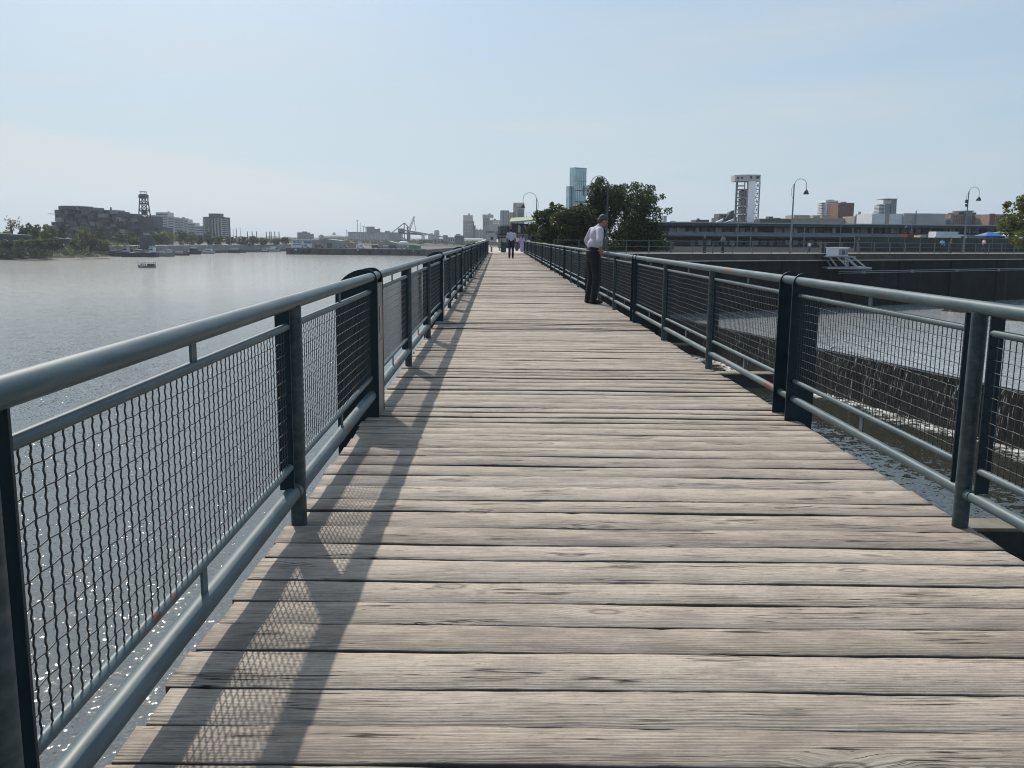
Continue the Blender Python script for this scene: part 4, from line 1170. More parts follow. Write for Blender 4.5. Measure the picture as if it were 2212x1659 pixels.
s = Bld('moored_ship', 'white moored ship with dark funnel and slanting gangways beside the truss tower', 'boat', 1533, 1600, Y)
s.part('deckhouse', 1552, 1592, 470, None, 0, 10, M_CONCD); s.part('upper_deck', 1556, 1588, 461.5, 469, 1, 9, M_CONCD)
for k in range(3): s.part('deck_rail', 1553, 1590, 463+7*k, 465+7*k, -.5, -.4, M_STEELG)
X0, X1, Z0, Z1 = rect(1566, 1583, 454, 473, Y)
mb = MB(); mb.wall([(X0, Z0), (X1, Z0), (X1, Z1), (X0+1.4, Z1-.5)][::-1], Y-1.5, Y+2); s.mesh('funnel', mb, M_DARKM)
for xa, ya, xb, yb_ in ((1533, 484, 1556, 473), (1552, 484, 1584, 471), (1540, 484, 1570, 478)):
    a = at(xa, ya, Y); b_ = at(xb, yb_, Y)
    mb = MB(); mb.wall([(a.x, a.z), (b_.x, b_.z), (b_.x, b_.z-.7), (a.x, a.z-.7)][::-1], Y-4, Y-2.5); s.mesh('gangway', mb, M_WHITE)
simple('low_warehouse', 'low dark blue warehouse right of the truss tower', 'building', 1641, 1712, 473, 350, 14, M_CONCD, extra=[('roof_box', 1662, 1672, 467.5, 473, 1, 5, M_CONCD), ('roof_box', 1676, 1688, 470.5, 473, 1, 5, M_CONCD), ('roof_edge', 1640, 1713, 472.6, 473.4, -.4, 0, M_STEELG)])
b = simple('stone_warehouse', 'long beige stone warehouse below the white and brick towers', 'building', 1712, 1846, 471, 360, 16, M_BEIGE, extra=[('upper_floor', 1717, 1751, 464.5, 470.9, 1, 12, M_BEIGE), ('upper_floor', 1759, 1773, 465, 470.9, 1, 12, M_BEIGE), ('upper_floor', 1778, 1800, 465.5, 470.9, 1, 12, M_BEIGE)])
b.part('string_course', 1711.5, 1846.5, 473, 473.8, -.3, -.01, M_CONCL)
Y = 420
b = simple('apartment_tower', 'white apartment tower with rows of dark windows, balconies on its left edge', 'tower', 1784, 1811, 433, Y, 9, M_WHITE, extra=[('roof_house', 1792, 1803, 431.2, 433, 1, 6, M_CONC)])
b.grid('window', 1786, 1810, 435, 468, 6, 8, .72, .48, M_GLASSD)
for k in range(9): b.part('balcony', 1775.5, 1784, 437+3.6*k, 438.6+3.6*k, .3, 6, M_WHITE)
b.part('balcony_wall', 1778, 1784, 437, None, 2.5, 7, M_CONCL)
b = simple('brick_tower', 'plain red brick block right against the white apartment tower', 'tower', 1811.5, 1845.5, 438, 405, 10, M_BRICK, extra=[('roof_house', 1827, 1832, 435.2, 438, 2, 6, M_BRICK)])
b.grid('window', 1814, 1843, 443, 470, 7, 6, .35, .35, M_DARKM, d=-.03)
b = simple('tan_building', 'tan low building between the brick block and the pale windowless block', 'building', 1846, 1886, 467, 350, 12, M_BEIGE, extra=[('tower_part', 1848, 1866, 463, None, -.8, -.02, M_BEIGE), ('chimney', 1856.5, 1859.5, 457, 463, 0, 1.5, M_CONC), ('roof_box', 1869, 1874, 463, 467, 1, 3, M_CONCD)])
b.grid('window', 1868, 1884, 469, 482, 4, 3, .5, .5, M_GLASSD)
Y = 420
b = Bld('glass_condo', 'blue glass condominium tower with stepped top and balconies on its left', 'tower', 1899, 1937, Y)
b.part('shaft', 1926, 1937.5, 430, None, 0, 9, M_GLASSB); b.part('lower_shaft', 1912, 1925.9, 440, None, .5, 9, M_GLASSB); b.part('roof_slab', 1911, 1938.5, 429, 430.2, -.6, 9, M_CONC)
for k in range(8): b.part('balcony', 1899.5, 1912, 442+2.9*k, 443.2+2.9*k, .2, 6, M_WHITE)
b.part('balcony_wall', 1902, 1912, 442, None, 2, 7, M_GLASSB)
for k in range(9): b.part('floor_band', 1926, 1937.6, 434+3.3*k, 434.8+3.3*k, -.08, -.02, M_STEELG)
b = simple('blank_shed', 'large pale windowless block with a flat roof behind the right of the shed', 'building', 1953, 2042, 461, 300, 16, M_CONCL)
b.part('bright_wall', 1887, 1952.8, 461.5, None, 1.0, 14, M_WHITE); b.part('joint_strip', 1915, 1924, 462, None, .9, .98, M_BEIGE); b.part('pole', 1976, 1978, 455, 484, -.5, -.3, M_STEELG)
simple('low_annex', 'small grey annex right of the pale windowless block', 'building', 2042, 2058, 472, 310, 8, M_CONC, extra=[('window', 2044, 2053, 477, 480, -.06, -.01, M_GLASSD), ('window', 2044, 2053, 482, 485, -.06, -.01, M_GLASSD)])
b = simple('brick_cluster', 'tan brick building with a dark blue central tower, behind the floodlit street lamp', 'building', 2054, 2126, 463, 330, 14, M_BRICKT, extra=[('central_tower', 2085, 2097, 455.5, None, -.9, 8, M_GLASSB), ('central_cap', 2081, 2100, 455, 457.5, -1.2, 8, M_CONCD), ('upper_floor', 2074, 2112, 458.5, 463, 1, 9, M_CONCD), ('upper_floor', 2054, 2064, 461.5, 463, .5, 8, M_BRICKT)])
b.grid('window', 2059, 2083, 466, 484, 6, 4, .45, .5, M_GLASSD); b.grid('window', 2099, 2123, 466, 484, 6, 4, .45, .5, M_GLASSD)
b = simple('brick_block', 'reddish brick block partly hidden by the bright tree at the right edge', 'building', 2137, 2200, 463, 320, 12, M_BRICKT, extra=[('corner_bay', 2137, 2148, 461.5, None, -.6, -.02, M_BRICK), ('white_annex', 2174, 2200, 475, None, -4, -.7, M_CONCL)])
b.grid('window', 2150, 2172, 466, 484, 5, 4, .45, .5, M_GLASSD)

# vehicles, tents and screens on the quay at the right
def qsp(x, off): q = qloc(x, 540, off); return q
a = qloc(1846, 530, -7.5); c = qloc(2300, 530, -7.5)
scr = thing('screen_fence', 'long dark screened fence behind the quay walkway at the right', 'fence', (a[0], a[1], -.02))
d_ = Vector((c[0]-a[0], c[1]-a[1])); L = d_.length; d_.normalize(); n_ = Vector((d_.y, -d_.x))
M_SCREEN = mat('dark_screen', (0.035, 0.045, 0.04), .8, var=.35, scale=.5)
for i in range(int(L/3)):
    p_ = Vector((a[0], a[1]))+d_*3*i; q_ = p_+d_*2.95
    mb = MB(); mb.prism([(p_.x, p_.y), (q_.x, q_.y), (q_.x-n_.x*.05, q_.y-n_.y*.05), (p_.x-n_.x*.05, p_.y-n_.y*.05)], 0.05, 1.82); local(mb.build('screen_panel', M_SCREEN), scr)
    mb = MB(); mb.box((p_.x-.05, p_.y-.03, -.02), (p_.x+.02, p_.y+.1, 1.95)); local(mb.build('post', M_FENCE), scr)
# dark asphalt behind the walkway strip
mb = MB(); ps = [qpt(-4, -4.2), qpt(170, -4.2), (600, 420), (600, 168.5), (200, 168.5), (3, 168.5), (1, 110)]
mb.add([(x, y, -.014) for x, y in [qpt(-1, -4.2), qpt(170, -4.2), (400, 420), (3, 420), (2, 110)]], [(0, 1, 2, 3, 4)])
tag(mb.build('asphalt', mat('asphalt', (0.022, 0.024, 0.027), .95, var=.25, scale=.7, spec=.05)), kind='structure')
M_RED = mat('red_paint', (0.12, 0.02, 0.02), .5); M_TARP = mat('blue_tarp', (0.02, 0.09, 0.30), .5); M_GRN = mat('green_canvas', (0.05, 0.17, 0.10), .6); M_TYRE = mat('tyre', (0.015, 0.015, 0.017), .9); M_CREAM = mat('cream_paint', (0.55, 0.45, 0.28), .5)
def truck(label, x0, x1, yt, Y, cabcol, boxcol, cabright=True):
    X0, X1, Z0, Z1 = rect(x0, x1, yt, 513, Y); r = thing('box_truck', label, 'truck', ((X0+X1)/2, Y+1.1, -.014), 0, 'trucks parked behind the screened fence')
    h = Z1+.014; L = X1-X0
    MB().box((-L/2, -1.1, .75), (L/2-1.5, 1.1, h)).build('cargo_box', boxcol, r)
    mb = MB(); mb.wall([(L/2-1.45, .5), (L/2+.1, .5), (L/2+.1, 1.2), (L/2-.35, h*.86), (L/2-1.45, h*.86)][::-1], -1.0, 1.0); cb = mb.build('cab', cabcol, r)
    MB().box((L/2-1.0, -1.03, 1.25), (L/2-.45, -1.005, h*.78)).build('side_window', M_GLASSD, cb)
    for x in (-L/2+.9, L/2-.8):
        for y in (-.95, .75): MB().tube([(x, y, .42), (x, y+.22, .42)], .42, 14).build('wheel', M_TYRE, r)
truck('white box truck behind the screened fence near the blue shirted pair', 2022, 2093, 500.5, 124, M_WHITE, M_WHITE)
truck('dark red truck with a cream body left of the white box truck', 1960, 2006, 505, 128, M_RED, M_RED)
truck('truck with a low cream load box just left of the white box truck', 1990, 2024, 508.5, 122, M_CREAM, M_CREAM)
def tent(label, x0, x1, yt, yb, Y, m):
    X0, X1, Z0, Z1 = rect(x0, x1, yt, yb, Y); r = thing('market_tent', label, 'tent', ((X0+X1)/2, Y+1.5, -.014), 0, 'tents on the quay at the right'); W_ = (X1-X0)/2
    mb = MB(); mb.add([(-W_, -1.5, Z0), (W_, -1.5, Z0), (W_, 1.5, Z0), (-W_, 1.5, Z0), (-W_*.2, 0, Z1), (W_*.2, 0, Z1)], [(0, 1, 5, 4), (1, 2, 5), (2, 3, 4, 5), (3, 0, 4), (3, 2, 1, 0)])
    mb.box((-W_, -1.5, Z0-.3), (W_, -1.47, Z0)); mb.build('canopy', m, r)
    for x in (-W_+.05, W_-.05):
        for y in (-1.45, 1.45): MB().bar((x, y, 0), (x, y, Z0), .06).build('leg', M_STEELG, r)
tent('bright blue tent behind the pink shirted walker', 2130, 2172, 501, 509, 122, M_TARP)
tent('long green and white awning right of the blue tent', 2152, 2215, 499, 504, 128, M_GRN)
tent('white awning under the bright tree at the right edge', 2172, 2230, 504, 510, 121, M_WHITE)

# ================================================================== grain elevators and towers at the far end of the boardwalk
Y = 1000
b = Bld('grain_elevator', 'brown grey stepped grain elevator tower left of the others, seen beyond the left railing', 'tower', 1000, 1026, Y)
b.part('shaft', 1000.5, 1021, 465, None, 0, 12, M_CONC); b.part('lower_shaft', 1021.1, 1023.5, 478, None, .5, 11, M_CONCD); b.part('lower_step', 1023.6, 1027, 487, None, .8, 11, M_CONCD)
b.part('chimney', 1011.5, 1014.5, 461, 465, 3, 5, M_CONCD); b.part('pale_top', 1000.5, 1020.8, 466, 477, -.08, -.02, M_CONCL); b.grid('window', 1003, 1018, 482, 503, 3, 3, .5, .35, M_CONCL, d=-.1)
simple('elevator_annex', 'low grey annex joining the stepped elevator and the overhanging one', 'building', 1027.2, 1043, 496, 1020, 10, M_CONC, extra=[('roof_box', 1029, 1031, 493.5, 496, 1, 3, M_CONCD), ('roof_box', 1037, 1039, 494, 496, 1, 3, M_CONCD), ('white_pier', 1034.5, 1036.5, 500, None, -.4, -.02, M_CONCL), ('white_pier', 1040, 1042, 499, None, -.4, -.02, M_CONCL)])
Y = 880
b = Bld('overhung_elevator', 'grey elevator tower with a wide overhanging head floor', 'tower', 1042, 1066, Y)
b.part('shaft', 1042.8, 1058, 469, None, 0, 9, M_CONC); b.part('head', 1042.2, 1066, 463.5, 470.2, -.6, 8, M_CONCL); b.part('roof_house', 1054, 1060.5, 461, 463.4, 1, 6, M_CONCL)
b.grid('window', 1046, 1064, 465, 469, 3, 1, .25, .6, M_GLASSD, d=-.75); b.grid('window', 1045, 1056, 479, 488, 3, 1, .3, .9, M_GLASSD)
mb = MB()
for x_ in (1060.5, 1063.5): q = at(x_, 474, Y); mb.bar((q.x, Y+.5, at(x_, 477, Y).z), (q.x, Y+.5, at(x_, 470, Y).z), .25)
b.mesh('strut', mb, M_STEELG)
b = simple('mill_building', 'grey mill with bright windows between the overhung tower and the striped silos', 'building', 1058.2, 1080, 475.5, 860, 9, M_CONC, extra=[('roof_house', 1066.5, 1071, 472.5, 475.5, 1, 5, M_CONCD)])
b.grid('window', 1065, 1078.5, 477.5, 485, 4, 2, .6, .6, M_WHITE, d=-.1)
b = Bld('conveyor_works', 'dark cluttered conveyor works at the foot of the overhung tower', 'building', 1048, 1082, 620)
b.part('hall', 1050, 1082, 499, None, 0, 8, M_CONCD); b.part('lean_to', 1044, 1060, 507, None, -2, 6, M_CONC)
q0, q1 = at(1058, 512, 620), at(1080, 488, 620)
mb = MB(); mb.wall([(q0.x, q0.z), (q1.x, q1.z), (q1.x, q1.z-1.2), (q0.x, q0.z-1.2)][::-1], 618, 620); b.mesh('gallery', mb, M_CONC)
Y = 700
b = Bld('striped_silos', 'row of dark vertical silo cylinders beside the grey tower', 'silo', 1080, 1109, Y)
X0, X1, Z0, Z1 = rect(1080.5, 1100, 456.5, 480, Y)
for i in range(7):
    r_ = (X1-X0)/14; MB_ = MB(); MB_.tube([(X0+r_*(2*i+1), Y+r_, -.02), (X0+r_*(2*i+1), Y+r_, Z1)], r_*.98, 14); b.mesh('silo_tube', MB_, M_STEELG if i % 2 else M_CONCD, smooth=True, auto=True)
b.part('head_house', 1081, 1099.5, 454.5, 456.4, .5, 3, M_CONCD); b.part('brown_hall', 1100.3, 1109, 458.5, None, 0, 6, M_BRICKT)
Y = 700
b = Bld('square_tower', 'square grey tower with a notched top behind the dark street lamp', 'tower', 1108, 1133, Y)
A = at(1109, 440, Y+3); Cc = at(1115, 440, Y); B_ = at(1133, 440, Y+1.2); zt = at(1115, 439, Y).z
mb = MB(); mb.prism([(A.x, A.y), (Cc.x, Cc.y), (B_.x, B_.y), (B_.x-1, B_.y+6), (A.x, A.y+5)], -.02, zt); b.mesh('shaft', mb, M_CONC)
for i in range(7): b.part('parapet_block', 1109.5+3.3*i, 1111.6+3.3*i, 437.3, 439.2, 1.5, 3.5, M_CONC)
b.part('window', 1117.5, 1130, 447, 448.6, .1, .9, M_GLASSD); b.part('dark_front', 1116.5, 1131.5, 452, 475, .2, 1.0, M_CONCD)

# ================================================================== harbour beyond the river
def shed(name, label, x0, x1, yt, yr, yb, Y, depth, m, cat='building', group=None, z=-5.1):
    b = Bld(name, label, cat, x0, x1, Y, z, group)
    X0, X1, Z0, Z1 = rect(x0, x1, yt, yb, Y); zr = at((x0+x1)/2, yr, Y).z
    mb = MB(); mb.wall([(X0, z), (X1, z), (X1, Z1), ((X0+X1)/2, zr), (X0, Z1)][::-1], Y, Y+depth); b.mesh('hall', mb, m); return b
# pier
Y = 463
M_PIER = mat('pier_concrete', (0.06, 0.06, 0.06), .9, var=.35, scale=.35)
X0, X1 = at(618, 540, Y).x, at(921, 545, Y).x
pr = thing('pier', 'long dark concrete pier wall across the river with tyres hung on it', 'pier', ((X0+X1)/2, Y, Z_LOW))
mb = MB(); mb.prism([(X0, Y), (X1, Y-2), (X1+2, Y+14), (-14.9, 700), (-60, 760), (X0-30, 760)], -9.4, -5.35); local(mb.build('pier_wall', M_PIER), pr)
mb = MB(); mb.prism([(X0-.3, Y-.4), (X1+.3, Y-2.4), (X1+.2, Y-1.2), (X0+.2, Y+.8)], -5.345, -5.0); local(mb.build('coping', M_CONC), pr)
for x in (632, 655, 668, 694, 708, 742, 776, 800, 826, 842, 868, 884, 905):
    q = at(x, 543, Y); MBt = MB(); w_ = 1.0; MBt.tube([(q.x, Y-1.6-(q.x-X0)*.012, -7.0), (q.x, Y-1.1-(q.x-X0)*.012, -7.0)], 1.0, 12); local(MBt.build('fender_tyre', M_TYRE), pr)
for x, m_ in ((640, M_WHITE), (774, M_WHITE), (894, M_CONCL)): q = at(x, 540, Y); local(MB().box((q.x-.5, Y-1.3-(q.x-X0)*.008, -6.3), (q.x+.5, Y-.9-(q.x-X0)*.008, -5.6)).build('sign_plate', m_), pr)
# quay wall under the park
wl = thing('bank_wall', 'long pale retaining wall of the far quay below the park trees', 'wall', (-135, 480, -8.4))
pts = [(-171, 385), (-163, 425), (-158, 449), (-151, 489), (-143, 525), (-135, 548), (-120, 612), (-104, 665)]
for zz, off, nm in ((-4.2, 0, 'upper_wall'), (-6.9, -4, 'lower_quay')):
    mb = MB(); mb.prism([(x-off, y) for x, y in pts]+[(x-14, y+8) for x, y in pts[::-1]], -9.4, zz); local(mb.build(nm, M_CONC if off == 0 else M_CONCD), wl)
b = Bld('harbour_office', 'white and blue harbour office on the pier', 'building', 628, 675, 490, -5.3)
b.part('body', 629, 674, 519, None, 0, 10, M_WHITE); b.part('roof', 627, 675, 517.5, 519.2, -.5, 10.5, M_CONCL)
b.grid('window', 632, 652, 520.5, 525.5, 7, 1, .7, .8, M_GLASSB); b.part('window_band', 656, 673, 521, 526, -.06, -.01, M_GLASSB); b.part('lower_band', 633, 650, 527, 529, -.06, -.01, M_GLASSB)
b = shed('pier_shed', 'grey brown gabled shed with one dark door on the pier', 674, 736, 519.5, 516.3, 533, 480, 16, M_CONC, z=-5.3)
b.part('door', 707, 717, 525, None, -.1, -.02, M_GLASSD)
b = shed('low_shed', 'low grey gabled shed in front of the silo block', 818, 862, 526, 521.5, 536, 500, 14, M_CONC, z=-5.3)
b.part('door', 827, 838, 529.5, 532, -.1, -.02, M_WHITE)
shed('lean_shed', 'long low brown shed between the gabled shed and the silo block', 735.5, 762, 523.5, 522.6, 535, 505, 12, M_BRICKT, z=-5.3)
tk = thing('storage_tank', 'white horizontal storage tank on the pier below the ship loader', 'tank', (at(872, 528, 490).x, 490, -5.3))
q0, q1 = at(862, 528, 490), at(882, 527, 490); l_ = (q1.x-q0.x)/2
MB().caps((-l_+.9, 0, 2.7), (l_-.9, 0, 2.7), 1.15, 1.15, 16).build('shell', M_WHITE, tk, smooth=True)
for x in (-l_+1.4, l_-1.4): MB().box((x-.2, -.9, 0), (x+.2, .9, 1.9)).build('saddle', M_CONCD, tk)
shed('green_roof_shed', 'dull green low shed right of the white tank', 882, 906, 530, 529, 537, 486, 10, M_GRN, z=-5.3)
rr = random.Random(8)
for i, (x, Y_, lab, m_) in enumerate(((743, 478, 'pale parked van on the pier, nearest the gabled shed', M_CONC), (779, 476, 'white parked van in the middle of the pier', M_WHITE), (812, 478, 'dark red parked van left of the low grey shed', M_RUST), (850, 476, 'dark parked van in front of the low grey shed', M_DARKM), (874, 474, 'small pale parked van under the tank', M_CONC), (690, 474, 'reddish parked van before the gabled shed', M_RUST), (660, 474, 'pale grey parked van before the harbour office', M_CONCL))):
    q = at(x, 536, Y_); r = thing('parked_van', lab, 'van', (q.x, Y_, -5.3), 0, 'vans parked on the pier')
    mb = MB(); mb.wall([(-2.2, .4), (2.2, .4), (2.25, 1.0), (1.6, 1.25), (1.1, 1.95), (-2.2, 2.0)][::-1], -.9, .9); mb.build('van_body', m_, r)
    for wx in (-1.4, 1.4): MB().tube([(wx, -.95, .36), (wx, -.7, .36)], .36, 10).build('wheel', M_TYRE, r)
    MB().box((-.2, -.92, 1.25), (1.1, -.905, 1.75)).build('window', M_GLASSD, r)
# silo block
Y = 1300
b = Bld('silo_block', 'long dark silo block with ribbed walls and a stepped head house', 'silo', 752, 867, Y, -5.1)
b.part('wall', 752, 842, 502, None, 0, 20, M_CONCD); b.part('right_wall', 842.2, 867, 502.5, None, -2, 18, M_CONCD); b.part('head_house', 791, 806.5, 489.5, 501.9, 2, 14, M_CONCD); b.part('head_step', 806.6, 816, 494.5, 501.9, 2, 14, M_CONCD); b.part('head_box', 816.2, 819.5, 493.5, 501.9, 3, 10, M_CONCD); b.part('roof_house', 831, 841, 498.5, 501.9, 3, 10, M_CONC); b.part('roof_edge', 751, 868, 501.6, 502.4, -2.4, -.5, M_CONCD)
X0, X1, Z0, Z1 = rect(753, 842, 503, 530, Y)
for i in range(22):
    r_ = (X1-X0)/44; mb = MB(); mb.tube([(X0+r_*(2*i+1), Y-.1, -5.1), (X0+r_*(2*i+1), Y-.1, Z1)], r_*.97, 12); b.mesh('silo_tube', mb, M_CONC, smooth=True, auto=True)
def mast(label, x, yt, Y, z, w=.35, head=True, group='floodlight masts over the silo block'):
    q = at(x, yt, Y); r = thing('light_mast', label, 'mast', (q.x, Y, z), 0, group); h = q.z-z
    mb = MB(); mb.tube([(0, 0, 0), (0, 0, h)], [w, w*.6], 8); mb.build('pole', M_STEELG, r)
    if head: MB().box((-1.5, -.3, h-1.2), (1.5, .3, h)).build('floodlight', M_STEELG, r)
mast('tallest floodlight mast above the silo block', 772, 476, 1350, -5, .6); mast('thin aerial mast right of the tallest floodlight mast', 779, 481, 1350, -5, .4, False); mast('shorter floodlight mast above the silo block', 785.5, 488, 1360, -5, .6); mast('shortest floodlight mast beside the head house', 790, 491, 1370, -5, .6)
q = at(748.5, 497, 1300); r = thing('lattice_mast', 'slender lattice mast left of the silo block', 'mast', (q.x, 1300, -5)); h = q.z+5
mb = MB()
for sx in (-1, 1):
    for sy in (-1, 1): mb.bar((1.2*sx, sy, 0), (.5*sx, .4*sy, h), .2)
for k in range(6): z = h*k/6; mb.bar((-1.2+.7*k/6, -1, z), (1.2-.7*(k+1)/6, -1, z+h/6), .15)
mb.build('lattice', M_STEELG, r); MB().box((-1, -.6, h-1), (1, .6, h)).build('cap', M_STEELG, r)
# ship loader and crane
Y = 1100
def bars(mb, lst, w, Y_=None, dy=0):
    for x0, y0, x1, y1 in lst: a = at(x0, y0, Y_ or Y); b_ = at(x1, y1, Y_ or Y); mb.bar((a.x, a.y+dy, a.z), (b_.x, b_.y+dy, b_.z), w)
q = at(880, 520, Y); r = Bld('ship_loader', 'steel ship loader with a long sloping conveyor gallery on thin legs', 'crane', 861, 968, Y, -5.1)
mb = MB(); a = at(860, 493.5, Y); c_ = at(873, 494.5, Y); mb.box((a.x, Y-2, at(860, 502, Y).z), (c_.x, Y+3, a.z)); r.mesh('loader_house', mb, M_CONCD)
a = at(861, 493.5, Y); b_ = at(958, 510.5, Y)
mb = MB(); mb.wall([(a.x, a.z), (b_.x, b_.z), (b_.x, b_.z-1.6), (a.x, a.z-2.2)][::-1], Y-1.5, Y+1.5); r.mesh('gallery', mb, M_CONC)
r.part('end_house', 957.5, 967, 508, None, -2.5, 3, M_CONCD)
mb = MB(); bars(mb, [(873, 481, 874.5, 524), (881, 490, 879.5, 524), (879.5, 490, 882, 524), (868, 512, 880, 520), (873, 482, 846, 503), (874, 482, 886, 494)], .75); r.mesh('leg', mb, M_DARKM)
mb = MB(); bars(mb, [(862, 503.5, 912, 506), (880, 504.5, 912, 505)], 1.5); r.mesh('boom', mb, M_DARKM)
r = Bld('crane', 'raised lattice jib of a harbour crane behind the ship loader', 'crane', 880, 895, 1120, -5.1)
mb = MB(); bars(mb, [(882, 497, 893.5, 468.5), (886, 497.5, 895.5, 469), (893, 468, 896, 468), (893.5, 468, 898, 498)], .5, 1120)
for k in range(9): t0 = k/9; t1 = (k+1)/9; bars(mb, [(882+11.5*t0, 497-28.5*t0, 886+9.5*t1, 497.5-28.5*t1)], .38, 1120)
r.mesh('jib', mb, M_STEELG); r.part('tower', 881, 886, 497, None, 0, 4, M_DARKM)
# pylons on the far right of the gap
r = Bld('power_pylon', 'faint lattice pylon beyond the ship loader boom', 'pylon', 908, 922, 1100, -5.1); mb = MB(); bars(mb, [(909, 521, 913, 505), (919, 521, 915, 505), (907, 508, 921, 508), (911, 513, 917, 506), (917, 513, 911, 506), (910, 518, 916, 512), (918, 518, 912, 512)], .5, 1100); r.mesh('lattice', mb, M_STEELG)
simple('round_tower', 'pale blue rounded tower far beyond the conveyor gallery', 'tower', 938, 948, 499, 1500, 14, M_CONC, z=-5.1, extra=[('rounded_top', 939, 947, 497.2, 499, 2, 12, M_CONC)])
simple('far_block', 'pale blue low block left of the far rounded tower', 'building', 925, 938, 507, 1480, 14, M_CONC, z=-5.1, extra=[('upper_part', 928, 935, 504, 507, 2, 12, M_CONC)])
simple('far_mill', 'small dark mill block with a lower wing beyond the harbour office', 'building', 642, 665, 502, 1200, 14, M_CONCD, z=-5.1, extra=[('upper_part', 651, 660, 500, 502, 2, 10, M_CONCD), ('wing', 665.2, 674, 505, None, 1, 12, M_CONCD), ('wing_step', 664, 668, 507, None, -.5, .9, M_CONCD)])
simple('far_flats', 'pale far block of flats above the gabled pier shed', 'building', 688, 697, 509, 1300, 14, M_CONC, z=-5.1, extra=[('roof_house', 690.5, 695, 507, 509, 2, 10, M_CONC)])
r = thing('dome', 'faint pale dome far away behind the pier shed', 'dome', (at(722, 520, 1600).x, 1600, -5.1))
q = at(722, 506, 1600); hh = q.z+5.1; MB().ell((0, 0, hh*.35), (22, 20, hh*.55), 20, 10).box((14, -5, 0), (28, 8, hh*.62)).box((-26, -5, 0), (-8, 8, hh*.45)).build('dome_shell', M_CONC, r, smooth=True, auto=True); MB().lathe([(3, 0), (2.4, 3), (.3, 5)], (0, 0, hh*.88), 10).build('lantern', M_CONC, r)
rr = random.Random(4)
for i, (x0, x1, yt, Y_, lab, m_) in enumerate(((905, 935, 518, 900, 'low dark harbour shed under the conveyor gallery', M_CONCD), (935, 962, 516, 860, 'low shed with a dark roof left of the conveyor end house', M_CONC), (966, 985, 513, 820, 'long pale low store right of the conveyor end house', M_CONC), (982, 1002, 509, 760, 'grey low store at the foot of the stepped elevator', M_CONCD), (985, 994, 506, 900, 'pale far store peeping over the grey low store', M_CONCL))):
    b = simple('harbour_store', lab, 'building', x0, x1, yt, Y_, 12, m_, z=-5.1, group='low stores before the grain elevators', extra=[('roof_edge', x0-.5, x1+.5, yt-.6, yt+.3, -.5, .0, M_CONCL if i % 2 else M_STEELG)])
    b.grid('door', x0+3, x1-3, yt+3, yt+8, 3, 1, .4, .8, M_GLASSD)

# ================================================================== stacked flats, terraced block, tall block
Y = 470
b = Bld('stacked_flats', 'dark pile of stacked concrete box flats with stepped roofline', 'building', 113, 345, Y, -5.0)
def top(x):
    for x1, y in ((129.5, 462), (176, 445), (202, 448), (242, 453.5), (258, 457), (284, 461.5), (305, 462), (326, 464), (336, 474), (346, 486)):
        if x < x1: return y
rr = random.Random(12); mods = []
x = 114.0
while x < 342:
    w = rr.uniform(9, 14); yt = top(x+w/2); y = yt; k = 0
    while y < 512 and len(mods) < 150:
        h = 8.6
        d0 = rr.choice([-6, -4, -2, 0, 1.5, 3]); xo = rr.choice([-3, 0, 0, 3, 5]) if k else 0
        mods.append((x+xo, x+xo+w*rr.choice([1, 1, 1.25]), y, y+h-.35, d0)); y += h; k += 1
    x += w+.6
for i, (x0, x1, y0, y1, d0) in enumerate(mods[:99]):
    m = b.part('box_module', x0, x1, y0, y1, d0, 12, M_CONCD if i % 3 else M_CONC)
for i, (x0, x1, y0, y1, d0) in enumerate(mods[:99]):
    if i % 2 == 0: b.part('window', x0+1.5, x0+1.5+(x1-x0)*.45, y0+2.6, y1-1.2, d0-.08, d0-.02, M_GLASSD)
b.part('core', 118, 340, 490, None, 10, 22, M_CONCD); b.part('core', 134, 320, 466, None, 8, 20, M_CONCD)
b.part('mast', 230.5, 232.5, 447, 455, 4, 5, M_CONCD)
b.part('bright_terrace', 116, 138, 462.2, 463.2, -6.3, -2, M_CONCL)
# lattice lookout tower
Y = 520
b = Bld('lattice_tower', 'steel lattice lookout tower with a dark cabin on top, rising behind the stacked flats', 'tower', 300, 322, Y, -5.0)
zt = at(311, 424, Y).z; z0 = -5.0
def Xf(z): t_ = (z-z0)/(zt-z0); return 3.6-(3.6-1.55)*t_
cx = at(311.5, 450, Y).x; mb = MB()
for sx in (-1, 1):
    for sy in (-1, 1): mb.bar((cx+sx*Xf(z0), Y+sy*Xf(z0), z0), (cx+sx*Xf(zt), Y+sy*Xf(zt), zt), .5)
nl = 7; zs = [z0+(zt-z0)*k/nl for k in range(nl+1)]
for k in range(nl+1):
    w_ = Xf(zs[k])
    for sy in (-1, 1): mb.bar((cx-w_, Y+sy*w_, zs[k]), (cx+w_, Y+sy*w_, zs[k]), .4)
    for sx in (-1, 1): mb.bar((cx+sx*w_, Y-w_, zs[k]), (cx+sx*w_, Y+w_, zs[k]), .4)
    if k < nl:
        w2 = Xf(zs[k+1])
        for sy in (-1, 1): mb.bar((cx-w_, Y+sy*w_, zs[k]), (cx+w2, Y+sy*w2, zs[k+1]), .28); mb.bar((cx+w_, Y+sy*w_, zs[k]), (cx-w2, Y+sy*w2, zs[k+1]), .28)
b.mesh('lattice', mb, M_DARKM)
mb = MB(); mb.box((cx-2.1, Y-2.1, zt-1.2), (cx+2.1, Y+2.1, zt+.8)); mb.box((cx-1.7, Y-1.7, zt+.8), (cx+1.7, Y+1.7, zt+1.2)); b.mesh('cabin', mb, M_DARKM)
mb = MB()
for sx in (-1, 1):
    for sy in (-1, 1): mb.bar((cx+sx*1.3, Y+sy*1.3, zt+1.2), (cx+sx*1.3, Y+sy*1.3, zt+2.6), .2)
